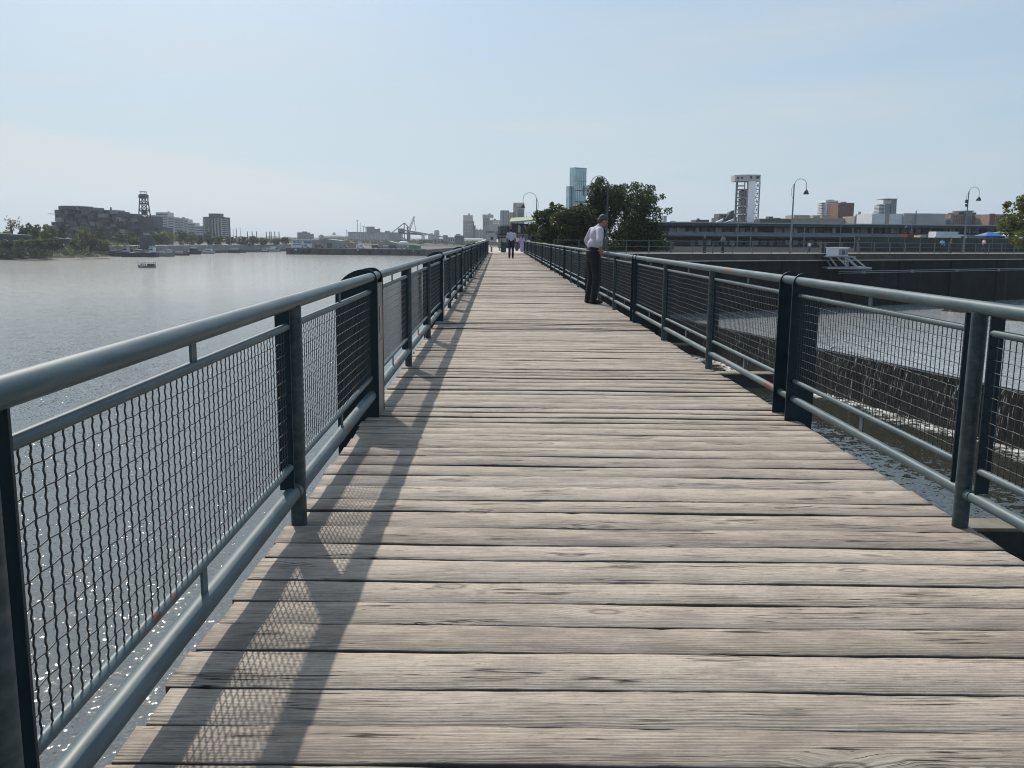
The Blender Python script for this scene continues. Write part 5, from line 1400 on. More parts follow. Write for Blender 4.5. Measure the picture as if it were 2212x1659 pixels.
mb.box((cx-1.5, Y-1.5, zt+2.3), (cx+1.5, Y+1.5, zt+2.7)); b.mesh('rail', mb, M_STEELG)
mb = MB(); zc = z0+(zt-z0)*.62; mb.box((cx-1.0, Y-1, zc), (cx+1.3, Y+1, zc+2.2)); mb.box((cx-.9, Y-1, zc-2.6), (cx+.9, Y+1, zc-1.3)); b.mesh('equipment', mb, M_DARKM)
# slab gantry tower
Y = 404
b = Bld('slab_gantry', 'grey slab tower with an open slot near its top, by the work barge', 'tower', 301, 330, Y, -7.0)
M_SLABT = mat('slab_blue_grey', (0.06, 0.07, 0.085), .8, var=.2, scale=.4)
b.part('slab', 301.5, 329, 514, None, 0, 3, M_SLABT); b.part('post', 304, 306.5, 503, 514, .3, 2.6, M_CONCD); b.part('post', 323.5, 326, 503, 514, .3, 2.6, M_CONCD); b.part('top_beam', 303, 327.5, 499.5, 503, 0, 3, M_CONCD); b.part('lower_beam', 304.5, 326, 507.5, 513.8, .4, 2.5, M_CONCD); b.part('slot_glint', 308, 322, 503.2, 507, .8, 1.2, M_WHITE); b.part('foot', 300, 331, 535, None, -1, 4, M_DARKM)  # white panel added in the slot to paint its bright glint
# teal viaduct on the left bank
v0 = at(-20, 506, 338); 
vd = thing('viaduct', 'teal green parapet of a low viaduct among the left bank trees', 'bridge', (v0.x, 338, -5.5))
for x0, x1, ya, yb_, Y_, nm in ((-30, 67, 502.5, 508, 338, 'parapet'), (120, 157, 513.5, 516.3, 366, 'parapet')):
    a = at(x0, ya, Y_); b_ = at(x1, yb_, Y_); e = at(x1, yb_+4.2, Y_)
    mb = MB(); mb.wall([(a.x, a.z), (b_.x, b_.z), (b_.x, b_.z-.9), (a.x, a.z-1.3)][::-1], Y_-1.2, Y_+1.2); local(mb.build('parapet', M_STEELT), vd)
    mb = MB(); mb.wall([(a.x, a.z-1.31), (b_.x, b_.z-.91), (b_.x, b_.z-2.0), (a.x, a.z-2.6)][::-1], Y_-.8, Y_+1.0); local(mb.build('girder', M_DARKM), vd)
# terraced block
Y = 850
b = Bld('terraced_block', 'long grey terraced block of flats stepping down to the right', 'building', 322, 445, Y, -5.0)
steps = [(322, 362, 464.5), (336, 362, 458.5), (362.2, 375, 468.5), (375.2, 396, 471), (396.2, 403.5, 473.5), (403.7, 419, 481), (419.2, 444, 488)]
for i, (x0, x1, yt) in enumerate(steps): b.part('wing', x0, x1, yt, None, i*.6, 16, M_CONCL)
b.part('chimney', 359.5, 362, 456.5, 459, 3, 5, M_CONC); b.part('roof_house', 389.5, 393, 469, 471, 4, 8, M_CONC)
for i, (x0, x1, yt) in enumerate(steps):
    y = yt+3.2
    while y < 508:
        b.part('window_band', x0+1.2, x1-1.0, y, y+2.3, i*.6-.25, i*.6-.03, M_GLASSD); y += 5.4
# tall block
Y = 720
b = Bld('tall_block', 'tall dark concrete apartment block with a square penthouse, alone right of the terraced flats', 'building', 437, 488, Y, -5.0)
b.part('shaft', 438.5, 485.5, 469, None, 0, 14, M_CONCD); b.part('penthouse', 449, 473, 461, 468.9, 2, 12, M_CONCD); b.part('cornice', 438, 486, 468.6, 469.6, -.5, 0, M_DARKM)
for x in (441, 449, 457, 463.5, 470, 477): b.part('rib', x, x+2.0, 471, None, -.7, -.02, M_CONCL if x > 460 else M_CONC)
for k in range(10): b.part('balcony', 479.5, 487.3, 474+4.2*k, 475.6+4.2*k, -1.0, 8, M_CONCL); b.part('balcony', 438, 448, 474+4.2*k, 475.4+4.2*k, -.9, 0, M_CONC)
# pole frames
for lab, xs, yt, yc, Y_ in (('left frame of three tall posts joined by a beam, among far trees', (534, 544, 553.5), 500, 510, 560), ('right frame of five tall posts joined by a beam, among far trees', (575, 582, 585, 592.5, 601.5), 500.5, 511, 570)):
    b = Bld('pole_frame', lab, 'posts', xs[0], xs[-1], Y_, -5.0, 'frames of tall posts')
    for i, x in enumerate(xs): b.part('post', x-.7, x+.7, yt, None, i*.3, i*.3+.5, M_DARKM)
    b.part('beam', xs[0], xs[-1], yc, yc+.9, -.4, -.05, M_DARKM)
r = Bld('marquee', 'pale low marquee roofs with twin masts behind the three masted ship', 'tent', 494, 527, 620, -5.0)
for x0, x1 in ((494, 512), (508, 527)):
    a, c_ = at(x0, 517, 620), at(x1, 517, 620); t_ = at((x0+x1)/2, 510, 620)
    mb = MB(); mb.add([(a.x, 620, a.z), (c_.x, 620, a.z), (c_.x, 630, a.z), (a.x, 630, a.z), (t_.x, 625, t_.z)], [(0, 1, 4), (1, 2, 4), (2, 3, 4), (3, 0, 4), (3, 2, 1, 0)]); r.mesh('canopy', mb, M_WHITE)
    r.part('pole', (x0+x1)/2-1+(4 if x0 < 500 else -2), (x0+x1)/2+(4 if x0 < 500 else -2)-.3, 491, None, 4, 4.4, M_STEELG)

# ================================================================== boats
def hull(L, W_, H_, sheer=.25, n=12):
    """Hull pointing to +X, deck at H_, pointed bow, squarish stern."""
    V = []; F = []
    for i in range(n+1):
        t_ = i/n; x = -L/2+L*t_
        w = W_/2*(1 if t_ < .55 else max(.03, 1-((t_-.55)/.45)**1.8)); w *= .85+.15*min(1, t_*6)
        z = H_+sheer*(2*t_-1)**2*(1 if t_ > .5 else .4)
        V += [(x, -w, z), (x*(.97), -w*.82, -.25), (x*.97, w*.82, -.25), (x, w, z)]
    for i in range(n):
        a = 4*i
        for j in range(4): F.append((a+j, a+(j+1) % 4, a+4+(j+1) % 4, a+4+j))
    F.append((3, 2, 1, 0)); F.append((4*n, 4*n+1, 4*n+2, 4*n+3))
    mb = MB(); mb.add(V, F); return mb
def boat(name, label, cat, x, Y_, rz, parts, group=None):
    q = at(x, 545, Y_); r = thing(name, label, cat, (q.x, Y_, Z_LOW), rz, group)
    for nm, mb, m in parts: mb.build(nm, m, r)
    return r
M_NAVY = mat('navy_hull', (0.02, 0.03, 0.06), .5, var=.2); M_BROWNH = mat('brown_hull', (0.10, 0.045, 0.035), .6, var=.2)
# barge with cabins, moored under the slab tower
L = (338-258)/1915*378
bt_ = boat('work_barge', 'dark hulled work barge with pale cabins moored below the slab gantry tower', 'boat', 300, 381, math.pi, [('hull', hull(L, 5, 1.9), M_NAVY)])
for x0, x1, z0, z1, m in ((-6.7, -4.9, 2.0, 3.9, M_WHITE), (-6.4, -5.2, 3.9, 4.6, M_CONCL), (-3.4, -1.0, 2.0, 2.9, M_CONC), (-.8, 1.6, 2.0, 3.2, M_CONCL), (4.4, 6.1, 2.0, 3.9, M_CONCL), (4.7, 5.8, 3.9, 4.6, M_CONC)):
    c_ = MB().box((x0, -1.7, z0), (x1, 1.7, z1)).build('cabin', m, bt_)
    if z1-z0 > .85: MB().box((x0+.2, 1.705, z0+(z1-z0)*.45), (x1-.2, 1.73, z0+(z1-z0)*.8)).build('window', M_GLASSD, c_)
L = (378-338)/1915*385
bt_ = boat('patrol_ship', 'light grey low ship with a white stern house right behind the work barge', 'boat', 357, 392, 0, [('hull', hull(L, 4, 1.5), M_STEELG)])
MB().box((.8, -1.5, 1.5), (2.6, 1.5, 3.0)).build('cabin', M_CONCL, bt_); MB().box((-3, -1.3, 1.5), (-.5, 1.3, 2.3)).build('deckhouse', M_CONCL, bt_); MB().bar((1.8, 0, 3.4), (1.8, 0, 5.6), .12).build('mast', M_STEELG, bt_)
bt_ = boat('old_barge', 'low black barge moored at the left end of the boats, against the bank', 'boat', 247, 384, 0, [('hull', hull(5.5, 4, 1.3), M_DARKM)]); MB().box((-2, -1.2, 1.3), (1.0, 1.2, 2.4)).build('deckhouse', M_DARKM, bt_); MB().bar((1.6, 0, 1.3), (1.6, 0, 4.2), .1).build('mast', M_DARKM, bt_)
bt_ = boat('flat_barge', 'reddish brown flat barge between the grey ship and the dark blue cruiser', 'boat', 393, 414, 0, [('hull', hull(7, 3, .9), M_BROWNH)]); MB().box((-2.8, -1, .9), (.2, 1, 1.9)).build('deckhouse', M_CONCL, bt_); MB().box((.8, -.8, .9), (2.2, .8, 1.5)).build('crate', M_BRICKT, bt_)
bt_ = boat('cruiser', 'dark blue cabin cruiser with a white flybridge', 'boat', 420, 441, 0, [('hull', hull(6.4, 2.8, 1.3), M_NAVY)]); MB().box((-2, -1.1, 1.3), (1.6, 1.1, 2.9)).build('cabin', M_NAVY, bt_); MB().box((-1.7, -1.0, 2.9), (1.0, 1.0, 3.2)).build('flybridge', M_WHITE, bt_); MB().box((-1.6, -1.13, 2.0), (1.2, -1.105, 2.6)).build('window', M_GLASSD, bt_)
bt_ = boat('motor_yacht', 'pale motor yacht right of the dark blue cruiser', 'boat', 450, 454, math.pi, [('hull', hull(6.2, 2.6, 1.2), M_CONCL)]); MB().box((-1.8, -1, 1.2), (1.2, 1, 2.4)).build('cabin', M_WHITE, bt_); MB().box((-1.6, .99, 1.6), (1.0, 1.02, 2.1)).build('window', M_GLASSD, bt_)
bt_ = boat('tall_ship', 'three masted sailing ship with bare masts and dark hull', 'boat', 507, 484, 0, [('hull', hull(6.6, 2.6, 1.5, .5), M_NAVY)])
MB().box((-2.5, -.9, 1.5), (2.0, .9, 2.5)).build('deckhouse', M_CONCL, bt_)
for x in (-2.0, -.2, 1.5):
    h_ = at(507, 493, 484).z-Z_LOW-(x+2)*.25; mb = MB(); mb.tube([(x, 0, 1.5), (x, 0, h_)], [.13, .07], 8); mb.bar((x-.9, 0, h_*.72), (x+.9, 0, h_*.72), .07); mb.build('mast', M_BEIGE, bt_)
bt_ = boat('tugboat', 'small dark tugboat right of the three masted ship', 'boat', 524, 492, math.pi, [('hull', hull(3.6, 2, .9), M_DARKM)]); MB().box((-.9, -.7, .9), (.7, .7, 2.0)).build('cabin', M_DARKM, bt_)
bt_ = boat('harbour_launch', 'small white launch left of the pale raked bow, before the far quay', 'boat', 573, 516, 0, [('hull', hull(4.0, 2, .7), M_NAVY)]); MB().box((-1.4, -.8, .7), (1.1, .8, 2.4)).build('cabin', M_WHITE, bt_); MB().box((-1.2, -.83, 1.5), (.9, -.805, 2.1)).build('window', M_GLASSD, bt_)
bt_ = boat('white_ship', 'pale ship with a raked bow at the left end of the pier', 'boat', 590, 524, math.pi, [('hull', hull(7.5, 2.8, 1.6, .6), M_CONCL)]); MB().box((-1.6, -1, 1.6), (1.3, 1, 3.0)).build('cabin', M_WHITE, bt_); MB().box((-2.6, -.8, 1.6), (-1.7, .8, 2.3)).build('winch_house', M_DARKM, bt_)
# tour boat out on the river
Yb = onz(315, 578.5, Z_LOW).y; L = 37/1915*Yb
tb = boat('tour_boat', 'small tour boat with flat canopy crossing open water, passengers under the roof', 'boat', 315, Yb, math.pi, [('hull', hull(L, 1.7, .62, .25), M_CONCL)])
MB().box((-L/2+.1, -.86, .42), (L*.12, .86, .62)).build('gunwale', M_BROWNH, tb)
MB().box((-L/2+.05, -.85, 1.62), (L/2-.1, .85, 1.80)).build('canopy', M_STEELG, tb)
for x in (-L/2+.25, -L*.2, L*.15, L/2-.35):
    for y in (-.78, .78): MB().bar((x, y, .5), (x, y, 1.63), .09).build('pole', M_DARKM, tb)
MB().box((-L/2+.35, -.65, .5), (-L*.08, .65, 1.12)).build('cabin', M_RUST, tb)
# ================================================================== people
M_SKIN = mat('skin', (0.36, 0.20, 0.14), .55, var=.12, scale=14); M_SKIND = mat('tanned_skin', (0.22, 0.115, 0.075), .55, var=.12, scale=14)
M_SHIRT = mat('lavender_white_shirt', (0.50, 0.465, 0.51), .85, var=.14, scale=9, bump=.012, stretch=(1, 1, .45)); M_TEE = mat('white_tee', (0.50, 0.51, 0.62), .85, var=.08, scale=8, bump=.01)
M_NAVYT = mat('navy_trousers', (0.012, 0.015, 0.032), .85, var=.35, scale=9, bump=.01); M_BLACKT = mat('black_trousers', (0.010, 0.011, 0.016), .8, var=.4, scale=9, bump=.012, stretch=(1, 1, .4))
M_SHOE = mat('black_shoe', (0.008, 0.008, 0.009), .4); M_HAIRG = mat('greying_hair', (0.06, 0.05, 0.045), .7, var=.5, scale=30); M_HAIRD = mat('dark_hair', (0.012, 0.010, 0.010), .6)
M_LAV = mat('lavender_dress', (0.36, 0.30, 0.48), .85, var=.15, scale=6); M_DARKC = mat('dark_clothes', (0.02, 0.02, 0.028), .85, var=.3, scale=6); M_BLUEC = mat('light_blue_shirt', (0.25, 0.42, 0.62), .85, var=.1); M_PINK = mat('pale_pink_shirt', (0.62, 0.48, 0.47), .85, var=.1)
M_JEAN = mat('blue_jeans', (0.03, 0.05, 0.12), .85, var=.2, scale=8); M_PURP = mat('purple_cloth', (0.10, 0.05, 0.10), .85); M_STRAP = mat('dark_strap', (0.015, 0.015, 0.03), .7); M_BAGB = mat('blue_bag', (0.05, 0.20, 0.50), .7); M_EYE = mat('dark_eye', (0.02, 0.015, 0.012), .3)
M_GREYC = mat('grey_hoodie', (0.16, 0.17, 0.18), .9, var=.2, scale=8); M_HAIRR = mat('reddish_hair', (0.12, 0.04, 0.03), .7); M_WHITEC = mat('white_top', (0.62, 0.62, 0.64), .85)
def fuse(o, vox, it=3, fac=.5):
    """Melt overlapping closed shapes into one continuous skin."""
    m = o.modifiers.new('fuse', 'REMESH'); m.mode = 'VOXEL'; m.voxel_size = vox; m.use_smooth_shade = True
    s = o.modifiers.new('soften', 'SMOOTH'); s.iterations = it; s.factor = fac
    return o
def rotY(a): return Matrix.Rotation(a, 3, 'Y')
def person(label, loc, rz, h=1.75, J=None, vox=.02, top=M_DARKC, legs=M_DARKC, hair=M_HAIRD, skin=M_SKIN, sleeve='short', style='trousers', look=0.0, longhair=False, group=None, build_=1.0, shoes=M_SHOE, hands=True, fine=False):
    """x forward, y to the person's left. Joints given for a height of 1.75 m."""
    D = dict(hip=(0, 0, .93), waist=(0, 0, 1.06), chest=(.015, 0, 1.30), sh=(0, .185, 1.43), neck=(.0, 0, 1.50), head=(.02, 0, 1.635),
             elR=(-.03, -.235, 1.15), wrR=(.03, -.245, .90), elL=(-.03, .235, 1.15), wrL=(.03, .245, .90), knR=(.01, -.095, .50), knL=(.01, .095, .50), anR=(-.02, -.10, .085), anL=(-.02, .10, .085),
             hpR=(0, -.09, .91), hpL=(0, .09, .91), toeR=0.0, toeL=0.0)
    D.update(J or {}); k = h/1.75; B = build_
    V = {n: (Vector(p)*k if not isinstance(p, float) else p) for n, p in D.items()}
    shR = V['chest'] + Vector((D['sh'][0]-D['chest'][0], -D['sh'][1], D['sh'][2]-D['chest'][2]))*k if 'shR' not in V else V['shR']
    shL = V['chest'] + Vector((D['sh'][0]-D['chest'][0], D['sh'][1], D['sh'][2]-D['chest'][2]))*k if 'shL' not in V else V['shL']
    s = k
    mb = MB(); hd = V['head']; R = rotY(look)
    def H(x, y, z): return hd + R @ (Vector((x, y, z))*s)
    # head with brow, nose, mouth, chin, ears
    mb.ell(H(-.012, 0, .025), (.098*s, .077*s, .100*s), 16, 12, R); mb.ell(H(.018, 0, -.055), (.070*s, .060*s, .075*s), 14, 10, R)
    mb.ell(H(.070, 0, -.095), (.026*s, .030*s, .022*s), 10, 8, R); mb.ell(H(.078, 0, .030), (.022*s, .055*s, .016*s), 10, 8, R)
    mb.caps(H(.088, 0, .012), H(.108, 0, -.022), .011*s, .015*s, 8); mb.ell(H(.083, 0, -.060), (.016*s, .028*s, .010*s), 10, 8, R)
    for y in (-.076, .076): mb.ell(H(-.005, y, -.005), (.022*s, .012*s, .032*s), 10, 8, R)
    mb.caps(V['neck']-Vector((0, 0, .04))*s, H(-.015, 0, -.05), .058*s, .054*s, 12)
    for sh, el, wr in ((shR, V['elR'], V['wrR']), (shL, V['elL'], V['wrL'])):
        mb.caps(sh, el, .050*s, .040*s); mb.caps(el, wr, .040*s, .027*s)
    if hands:
        for sd, el, wr in (('R', V['elR'], V['wrR']), ('L', V['elL'], V['wrL'])):
            d = D.get('hand'+sd); d = Vector(d).normalized() if d else (wr-el).normalized()
            side = Vector((1, 0, 0)) if abs(d.x) < .7 else Vector((0, 0, 1)); side = (side-d*side.dot(d)).normalized(); nrm = d.cross(side)
            nrm = nrm if (nrm.y > 0) == (sd == 'R') else -nrm           # palm faces the body
            p = wr+d*.045*s
            for t_ in (-.026, -.009, .009, .026): mb.caps(wr+d*.015*s+side*t_*s*.7, wr+d*.085*s+side*t_*s, .014*s, .0125*s, 8)
            for t_, l_ in ((-.027, .062), (-.009, .074), (.009, .080), (.027, .070)):
                a = wr+d*.085*s+side*t_*s; b = a+(d*.55+nrm*.20).normalized()*l_*.55*s; c = b+(d*.6+nrm*.55).normalized()*l_*.5*s
                mb.caps(a, b, .0095*s, .0088*s, 7); mb.caps(b, c, .0088*s, .0072*s, 7)
            a = wr+d*.03*s+side*.028*s; b = a+(d*.5+side*.75+nrm*.2).normalized()*.042*s; c = b+(d*.85+side*.25+nrm*.3).normalized()*.034*s
            mb.caps(a, b, .0135*s, .0105*s, 8); mb.caps(b, c, .0105*s, .0085*s, 8)
    # trunk and legs under the clothes
    mb.ell(V['chest'], (.085*s*B, .140*s*B, .19*s), 14, 10); mb.ell((V['waist']+V['hip'])/2, (.07*s*B, .105*s*B, .15*s), 14, 10)
    mb.caps(V['waist'], V['chest'], .075*s, .085*s); mb.caps(shR, shL, .045*s, .045*s); mb.caps(V['chest'], V['neck'], .08*s, .055*s)
    for hp, kn, an, tr in ((V['hpR'], V['knR'], V['anR'], D['toeR']), (V['hpL'], V['knL'], V['anL'], D['toeL'])):
        mb.caps(hp, kn, .070*s, .050*s); mb.caps(kn, an, .050*s, .032*s)
        f_ = Vector((math.cos(tr), math.sin(tr), 0)); mb.caps(an+Vector((0, 0, -.045))*s, an+(f_*.12+Vector((0, 0, -.055)))*s, .028*s, .022*s)
    root = mb.build('person', skin); fuse(root, vox*(.45 if fine else .8), 2)
    root.location = loc; root.rotation_euler = (0, 0, rz); tag(root, label, 'person', group)
    # shirt
    mb = MB(); ch, wa, hi = V['chest'], V['waist'], V['hip']
    mb.ell(ch+Vector((0, 0, .01))*s, (.122*s*B, .178*s*B, .20*s), 18, 12); mb.ell(wa+Vector((.005, 0, .075))*s, (.122*s*B, .160*s*B, .15*s), 18, 12); mb.caps(shR*.93+ch*.07, shL*.93+ch*.07, .064*s, .064*s)
    mb.ell((ch+V['neck'])/2+Vector((0, 0, .045))*s, (.080*s, .13*s, .07*s), 14, 10); mb.caps(V['neck']-Vector((0, 0, .045))*s, V['neck']+Vector((-.004, 0, -.004))*s, .068*s, .064*s)
    mb.ell(wa+Vector((0, 0, -.03))*s, (.121*s*B, .160*s*B, .095*s), 18, 12)
    for sh, el, wr in ((shR, V['elR'], V['wrR']), (shL, V['elL'], V['wrL'])):
        e = el if sleeve != 'short' else sh.lerp(el, .72)
        mb.caps(sh, e, .072*s, .062*s if sleeve != 'short' else .068*s)
        if sleeve == 'rolled': mb.caps(el, el.lerp(wr, .38), .060*s, .058*s); mb.ell(el.lerp(wr, .40), (.060*s, .060*s, .03*s), 10, 8)
        if sleeve == 'long': mb.caps(el, el.lerp(wr, .92), .056*s, .044*s)
    so = fuse(mb.build('shirt', top, root), vox, 3)
    if style == 'dress':
        mb = MB(); mb.ell(hi, (.15*s, .18*s, .17*s), 14, 10); mb.caps(hi, Vector((.0, 0, .55))*s, .17*s, .21*s, 16); mb.caps(Vector((.0, 0, .55))*s, Vector((0, 0, .22))*s, .20*s, .22*s, 16)
        fuse(mb.build('skirt', legs, root), vox, 3)
    else:
        mb = MB(); mb.ell(hi+Vector((-.012, 0, 0))*s, (.128*s*B, .170*s*B, .155*s), 18, 12); mb.caps(Vector((hi.x, -.05*s, wa.z-.02*s)), Vector((hi.x, .05*s, wa.z-.02*s)), .112*s*B, .112*s*B, 14)
        for hp, kn, an in ((V['hpR'], V['knR'], V['anR']), (V['hpL'], V['knL'], V['anL'])):
            mb.caps(hp+Vector((-.008, 0, 0))*s, kn, .100*s*B, .074*s); mb.caps(kn, an+Vector((0, 0, .00))*s, .074*s, .066*s); mb.ell(an+Vector((.01, 0, .03))*s, (.073*s, .067*s, .035*s), 12, 8)
        fuse(mb.build('trousers', legs, root), vox, 2)
    for an, tr in ((V['anR'], D['toeR']), (V['anL'], D['toeL'])):
        f_ = Vector((math.cos(tr), math.sin(tr), 0)); mb = MB(); b0 = Vector((an.x, an.y, an.z-.085*s))
        mb.caps(b0+f_*-.035*s+Vector((0, 0, .042))*s, b0+f_*.17*s+Vector((0, 0, .032))*s, .042*s, .031*s, 12); mb.caps(b0+f_*.06*s+Vector((0, 0, .036))*s, b0+f_*.13*s+Vector((0, 0, .034))*s, .044*s, .042*s, 12); mb.caps(b0+Vector((0, 0, .04))*s, b0+Vector((0, 0, .10))*s, .045*s, .046*s, 12)
        so = fuse(mb.build('shoe', shoes, root), max(.008, vox*.6), 2)
    mb = MB(); mb.ell(H(-.022, 0, .042), (.098*s, .084*s, .094*s), 16, 12, R); mb.ell(H(-.060, 0, -.005), (.058*s, .074*s, .072*s), 14, 10, R); mb.ell(H(.028, 0, .085), (.055*s, .066*s, .040*s), 12, 8, R)
    if longhair: mb.caps(H(-.07, 0, -.02), H(-.10, 0, -.22), .075*s, .05*s, 12)
    fuse(mb.build('hair', hair, root), vox*.6, 2)
    return root, V, H
# the man at the railing, hands on his hips, looking down at the water
fp = onz(1283, 655.5, 0)
J = dict(hip=(-.02, 0, .955), waist=(-.012, 0, 1.075), chest=(.042, 0, 1.315), sh=(.03, .19, 1.435), neck=(.085, 0, 1.50), head=(.172, 0, 1.612),
         elR=(-.045, -.345, 1.235), wrR=(.035, -.225, 1.055), elL=(-.035, .30, 1.235), wrL=(.01, .215, 1.055), handR=(.42, .18, -.9), handL=(.42, -.18, -.9),
         hpR=(-.02, -.095, .93), hpL=(-.02, .095, .93), knR=(.015, -.105, .50), knL=(.0, .115, .50), anR=(-.045, -.115, .085), anL=(-.06, .13, .085), toeR=-.12, toeL=.15)
man, Vm, Hm = person('man in pale rolled sleeve shirt leaning at the railing, hands on hips, looking down', (fp.x-.02, fp.y, .004), .30, 1.77, J, .012, M_SHIRT, M_BLACKT, M_HAIRG, M_SKIN, 'rolled', look=.52, fine=True, build_=1.06)
MB().caps(Vm['neck']+Vector((.045, -.03, -.01)), Vm['chest']+Vector((.135, -.02, -.02)), .012, .014, 8).caps(Vm['chest']+Vector((.135, -.02, -.02)), Vm['waist']+Vector((.13, -.01, .02)), .014, .02, 8).build('lanyard', M_STRAP, man, smooth=True)
mb = MB(); mb.tube([Vm['waist']+Vector((.128*math.cos(a)-.012, .166*math.sin(a), -.05)) for a in np.linspace(0, 2*math.pi, 28)], .018, 6, caps=False); mb.build('belt', M_STRAP, man, smooth=True)
for y in (-.034, .034): MB().ell(Hm(.0905, y, .008), (.007, .010, .006), 8, 6).build('eye', M_EYE, man)
# the man walking away
fp = onz(1104, 558.5, 0)
J = dict(anR=(.12, -.10, .09), knR=(.10, -.095, .51), anL=(-.10, .10, .10), knL=(.02, .095, .50), elR=(-.06, -.245, 1.14), wrR=(-.03, -.275, .90), elL=(-.02, .245, 1.14), wrL=(.05, .27, .90))
person('man in white T-shirt and navy trousers walking away down the boardwalk', (fp.x, fp.y, .004), math.pi/2, 1.86, J, .018, M_TEE, M_NAVYT, M_HAIRD, M_SKIND, 'short', build_=1.05)
# far end of the boardwalk
q = onz(1123.5, 541, 0)
person('woman in a long lavender dress at the far end of the boardwalk', (q.x, 84, -.02), math.pi/2, 1.55, None, .028, M_LAV, M_LAV, M_HAIRD, M_SKIND, 'long', 'dress', hands=False, longhair=True)
q = at(1116.5, 540, 90)
w_, Vw, _ = person('woman with a dark bag and purple skirt, beside the lavender dress', (q.x, 90, -.02), math.pi/2, 1.5, None, .028, M_PINK, M_PURP, M_HAIRD, M_SKIND, 'short', 'dress', hands=False)
mb = MB(); mb.ell((0, .27, .80), (.14, .07, .16)); mb.tube([(0, .25, .9), (0, .22, 1.3)], .015, 6); mb.build('handbag', M_DARKC, w_)
q = at(1150, 515, 93)
person('person in dark clothes standing behind the far end of the basin railing', (q.x, 93, -.02), math.pi*.8, 1.72, None, .028, M_DARKC, M_DARKC, M_HAIRD, M_SKIND, 'long', hands=False)
q = at(1142, 515, 92)
person('small child in a white top next to the dark clothed person', (q.x, 92, -.02), math.pi*.3, 1.25, None, .026, M_WHITEC, M_JEAN, M_HAIRD, M_SKIND, 'short', hands=False)
# people on the quay behind the fence
def qperson(lab, x, off, rz, h, **k): return person(lab, qloc(x, 543, off), rz, h, k.pop('J', None), .028, hands=False, **k)
WALK = dict(anR=(.18, -.10, .10), knR=(.14, -.095, .51), anL=(-.20, .10, .12), knL=(-.02, .095, .50))
BENDARM = dict(elR=(-.02, -.27, 1.16), wrR=(.20, -.12, 1.22), elL=(-.02, .27, 1.16), wrL=(.20, .12, 1.22))
qperson('person in dark clothes and cap standing by the quay fence, left of the grey hoodie', 1521, -1.0, -1.2, 1.66, top=M_DARKC, legs=M_DARKC, sleeve='long', J=BENDARM)
qperson('tall person in a grey hoodie with reddish hair by the quay fence', 1561, -1.0, 2.2, 1.80, top=M_GREYC, legs=M_DARKC, hair=M_HAIRR, sleeve='long', J=BENDARM)
qperson('small child in a white shirt on the quay, left of the white hut', 1748, -3.5, 0.4, 1.15, top=M_WHITEC, legs=M_JEAN)
qperson('person in dark clothes walking along the quay right of the white hut', 1853, -2.0, 0.2, 1.68, top=M_DARKC, legs=M_PURP, sleeve='long', J=WALK)
pb, Vb, _ = qperson('person in a light blue shirt with a blue bag on the quay walkway', 2034, -1.5, .9, 1.66, top=M_BLUEC, legs=M_DARKC, J=BENDARM)
MB().ell((.05, -.24, .98), (.15, .08, .17)).tube([(.05, -.2, 1.1), (0, 0, 1.42)], .015, 6).build('shoulder_bag', M_BAGB, pb)
qperson('person in black lifting both hands, next to the light blue shirt', 2054, -1.2, 2.8, 1.74, top=M_DARKC, legs=M_DARKC, sleeve='short', J=dict(elR=(.0, -.32, 1.22), wrR=(.22, -.25, 1.30), elL=(.0, .30, 1.20), wrL=(.25, .15, 1.28)))
qperson('person in a pale pink shirt and jeans striding along the quay at the right', 2124, -1.6, 0.1, 1.78, top=M_PINK, legs=M_JEAN, hair=M_HAIRR, sleeve='rolled', J=dict(WALK, **BENDARM))
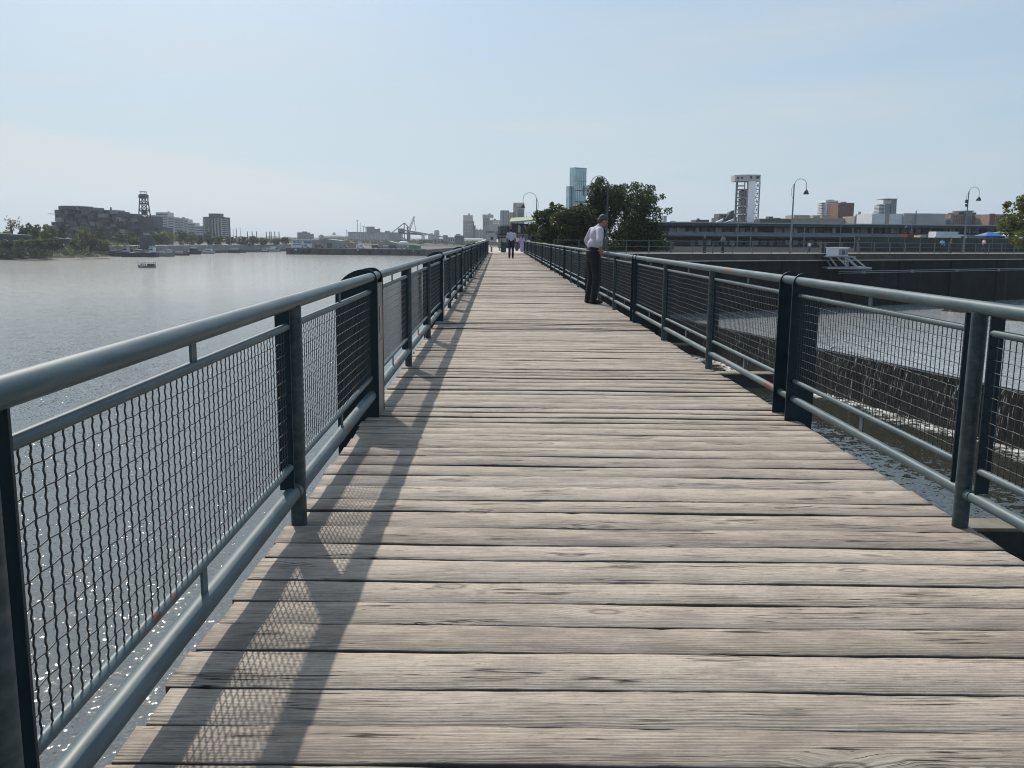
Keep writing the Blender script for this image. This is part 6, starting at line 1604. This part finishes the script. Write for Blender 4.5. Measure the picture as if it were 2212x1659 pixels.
# passengers on the tour boat
tbx = bpy.data.objects['tour_boat']
for i, (dx, lab, m_) in enumerate(((.35, 'seated passenger in dark jacket at the middle of the tour boat', M_DARKC), (.95, 'seated passenger in grey towards the bow of the tour boat', M_GREYC), (1.5, 'seated passenger in navy at the bow of the tour boat', M_NAVYT))):
    person(lab, (tbx.location.x-dx, Yb, Z_LOW+.25), math.pi*.8, 1.05, None, .04, m_, m_, M_HAIRD, M_SKIND, 'long', hands=False, group='passengers on the tour boat')
# gull on the weir
q = onz(1856, 758, Z_BASIN); gy_ = q.y
gx_ = crest_x(gy_); M_GULL = mat('gull_white', (0.72, 0.72, 0.72), .7); M_GULLG = mat('gull_grey', (0.30, 0.32, 0.34), .7); M_BILL = mat('gull_bill', (0.6, 0.4, 0.05), .5)
mb = MB(); mb.ell((0, 0, .22), (.19, .09, .10), 14, 10, Matrix.Rotation(-.25, 3, 'Y')); mb.caps((.12, 0, .27), (.17, 0, .36), .055, .045); mb.ell((.185, 0, .385), (.058, .046, .048)); mb.caps((-.14, 0, .20), (-.28, 0, .16), .05, .015)
gull = fuse(mb.build('gull', M_GULL), .012, 2); gull.location = (gx_, gy_, Z_BASIN-.03); gull.rotation_euler = (0, 0, .5); tag(gull, 'white gull standing on the crest of the weir', 'gull')
for sd in (-1, 1):
    mb = MB(); mb.ell((-.05, .075*sd, .245), (.18, .025, .07), 12, 8, Matrix.Rotation(-.2, 3, 'Y')); mb.build('wing', M_GULLG, gull, smooth=True); MB().tube([(.01, .03*sd, .15), (.01, .03*sd, .0)], .008, 6).build('leg', M_BILL, gull)
MB().tube([(.235, 0, .385), (.30, 0, .37)], [.016, .004], 8).build('bill', M_BILL, gull)
# ================================================================== air
hz = bpy.data.materials.new('haze'); hz.use_nodes = True
hz.node_tree.nodes.clear()
ho = hz.node_tree.nodes.new('ShaderNodeOutputMaterial'); hv = hz.node_tree.nodes.new('ShaderNodeVolumePrincipled')
hv.inputs['Color'].default_value = (0.80, 0.88, 1.0, 1); hv.inputs['Density'].default_value = 0.00016; hv.inputs['Anisotropy'].default_value = 0.3
hz.node_tree.links.new(hv.outputs[0], ho.inputs['Volume'])
tag(MB().box((-2990, -3010, -11), (2990, 2990, 140)).build('haze', hz), kind='stuff')
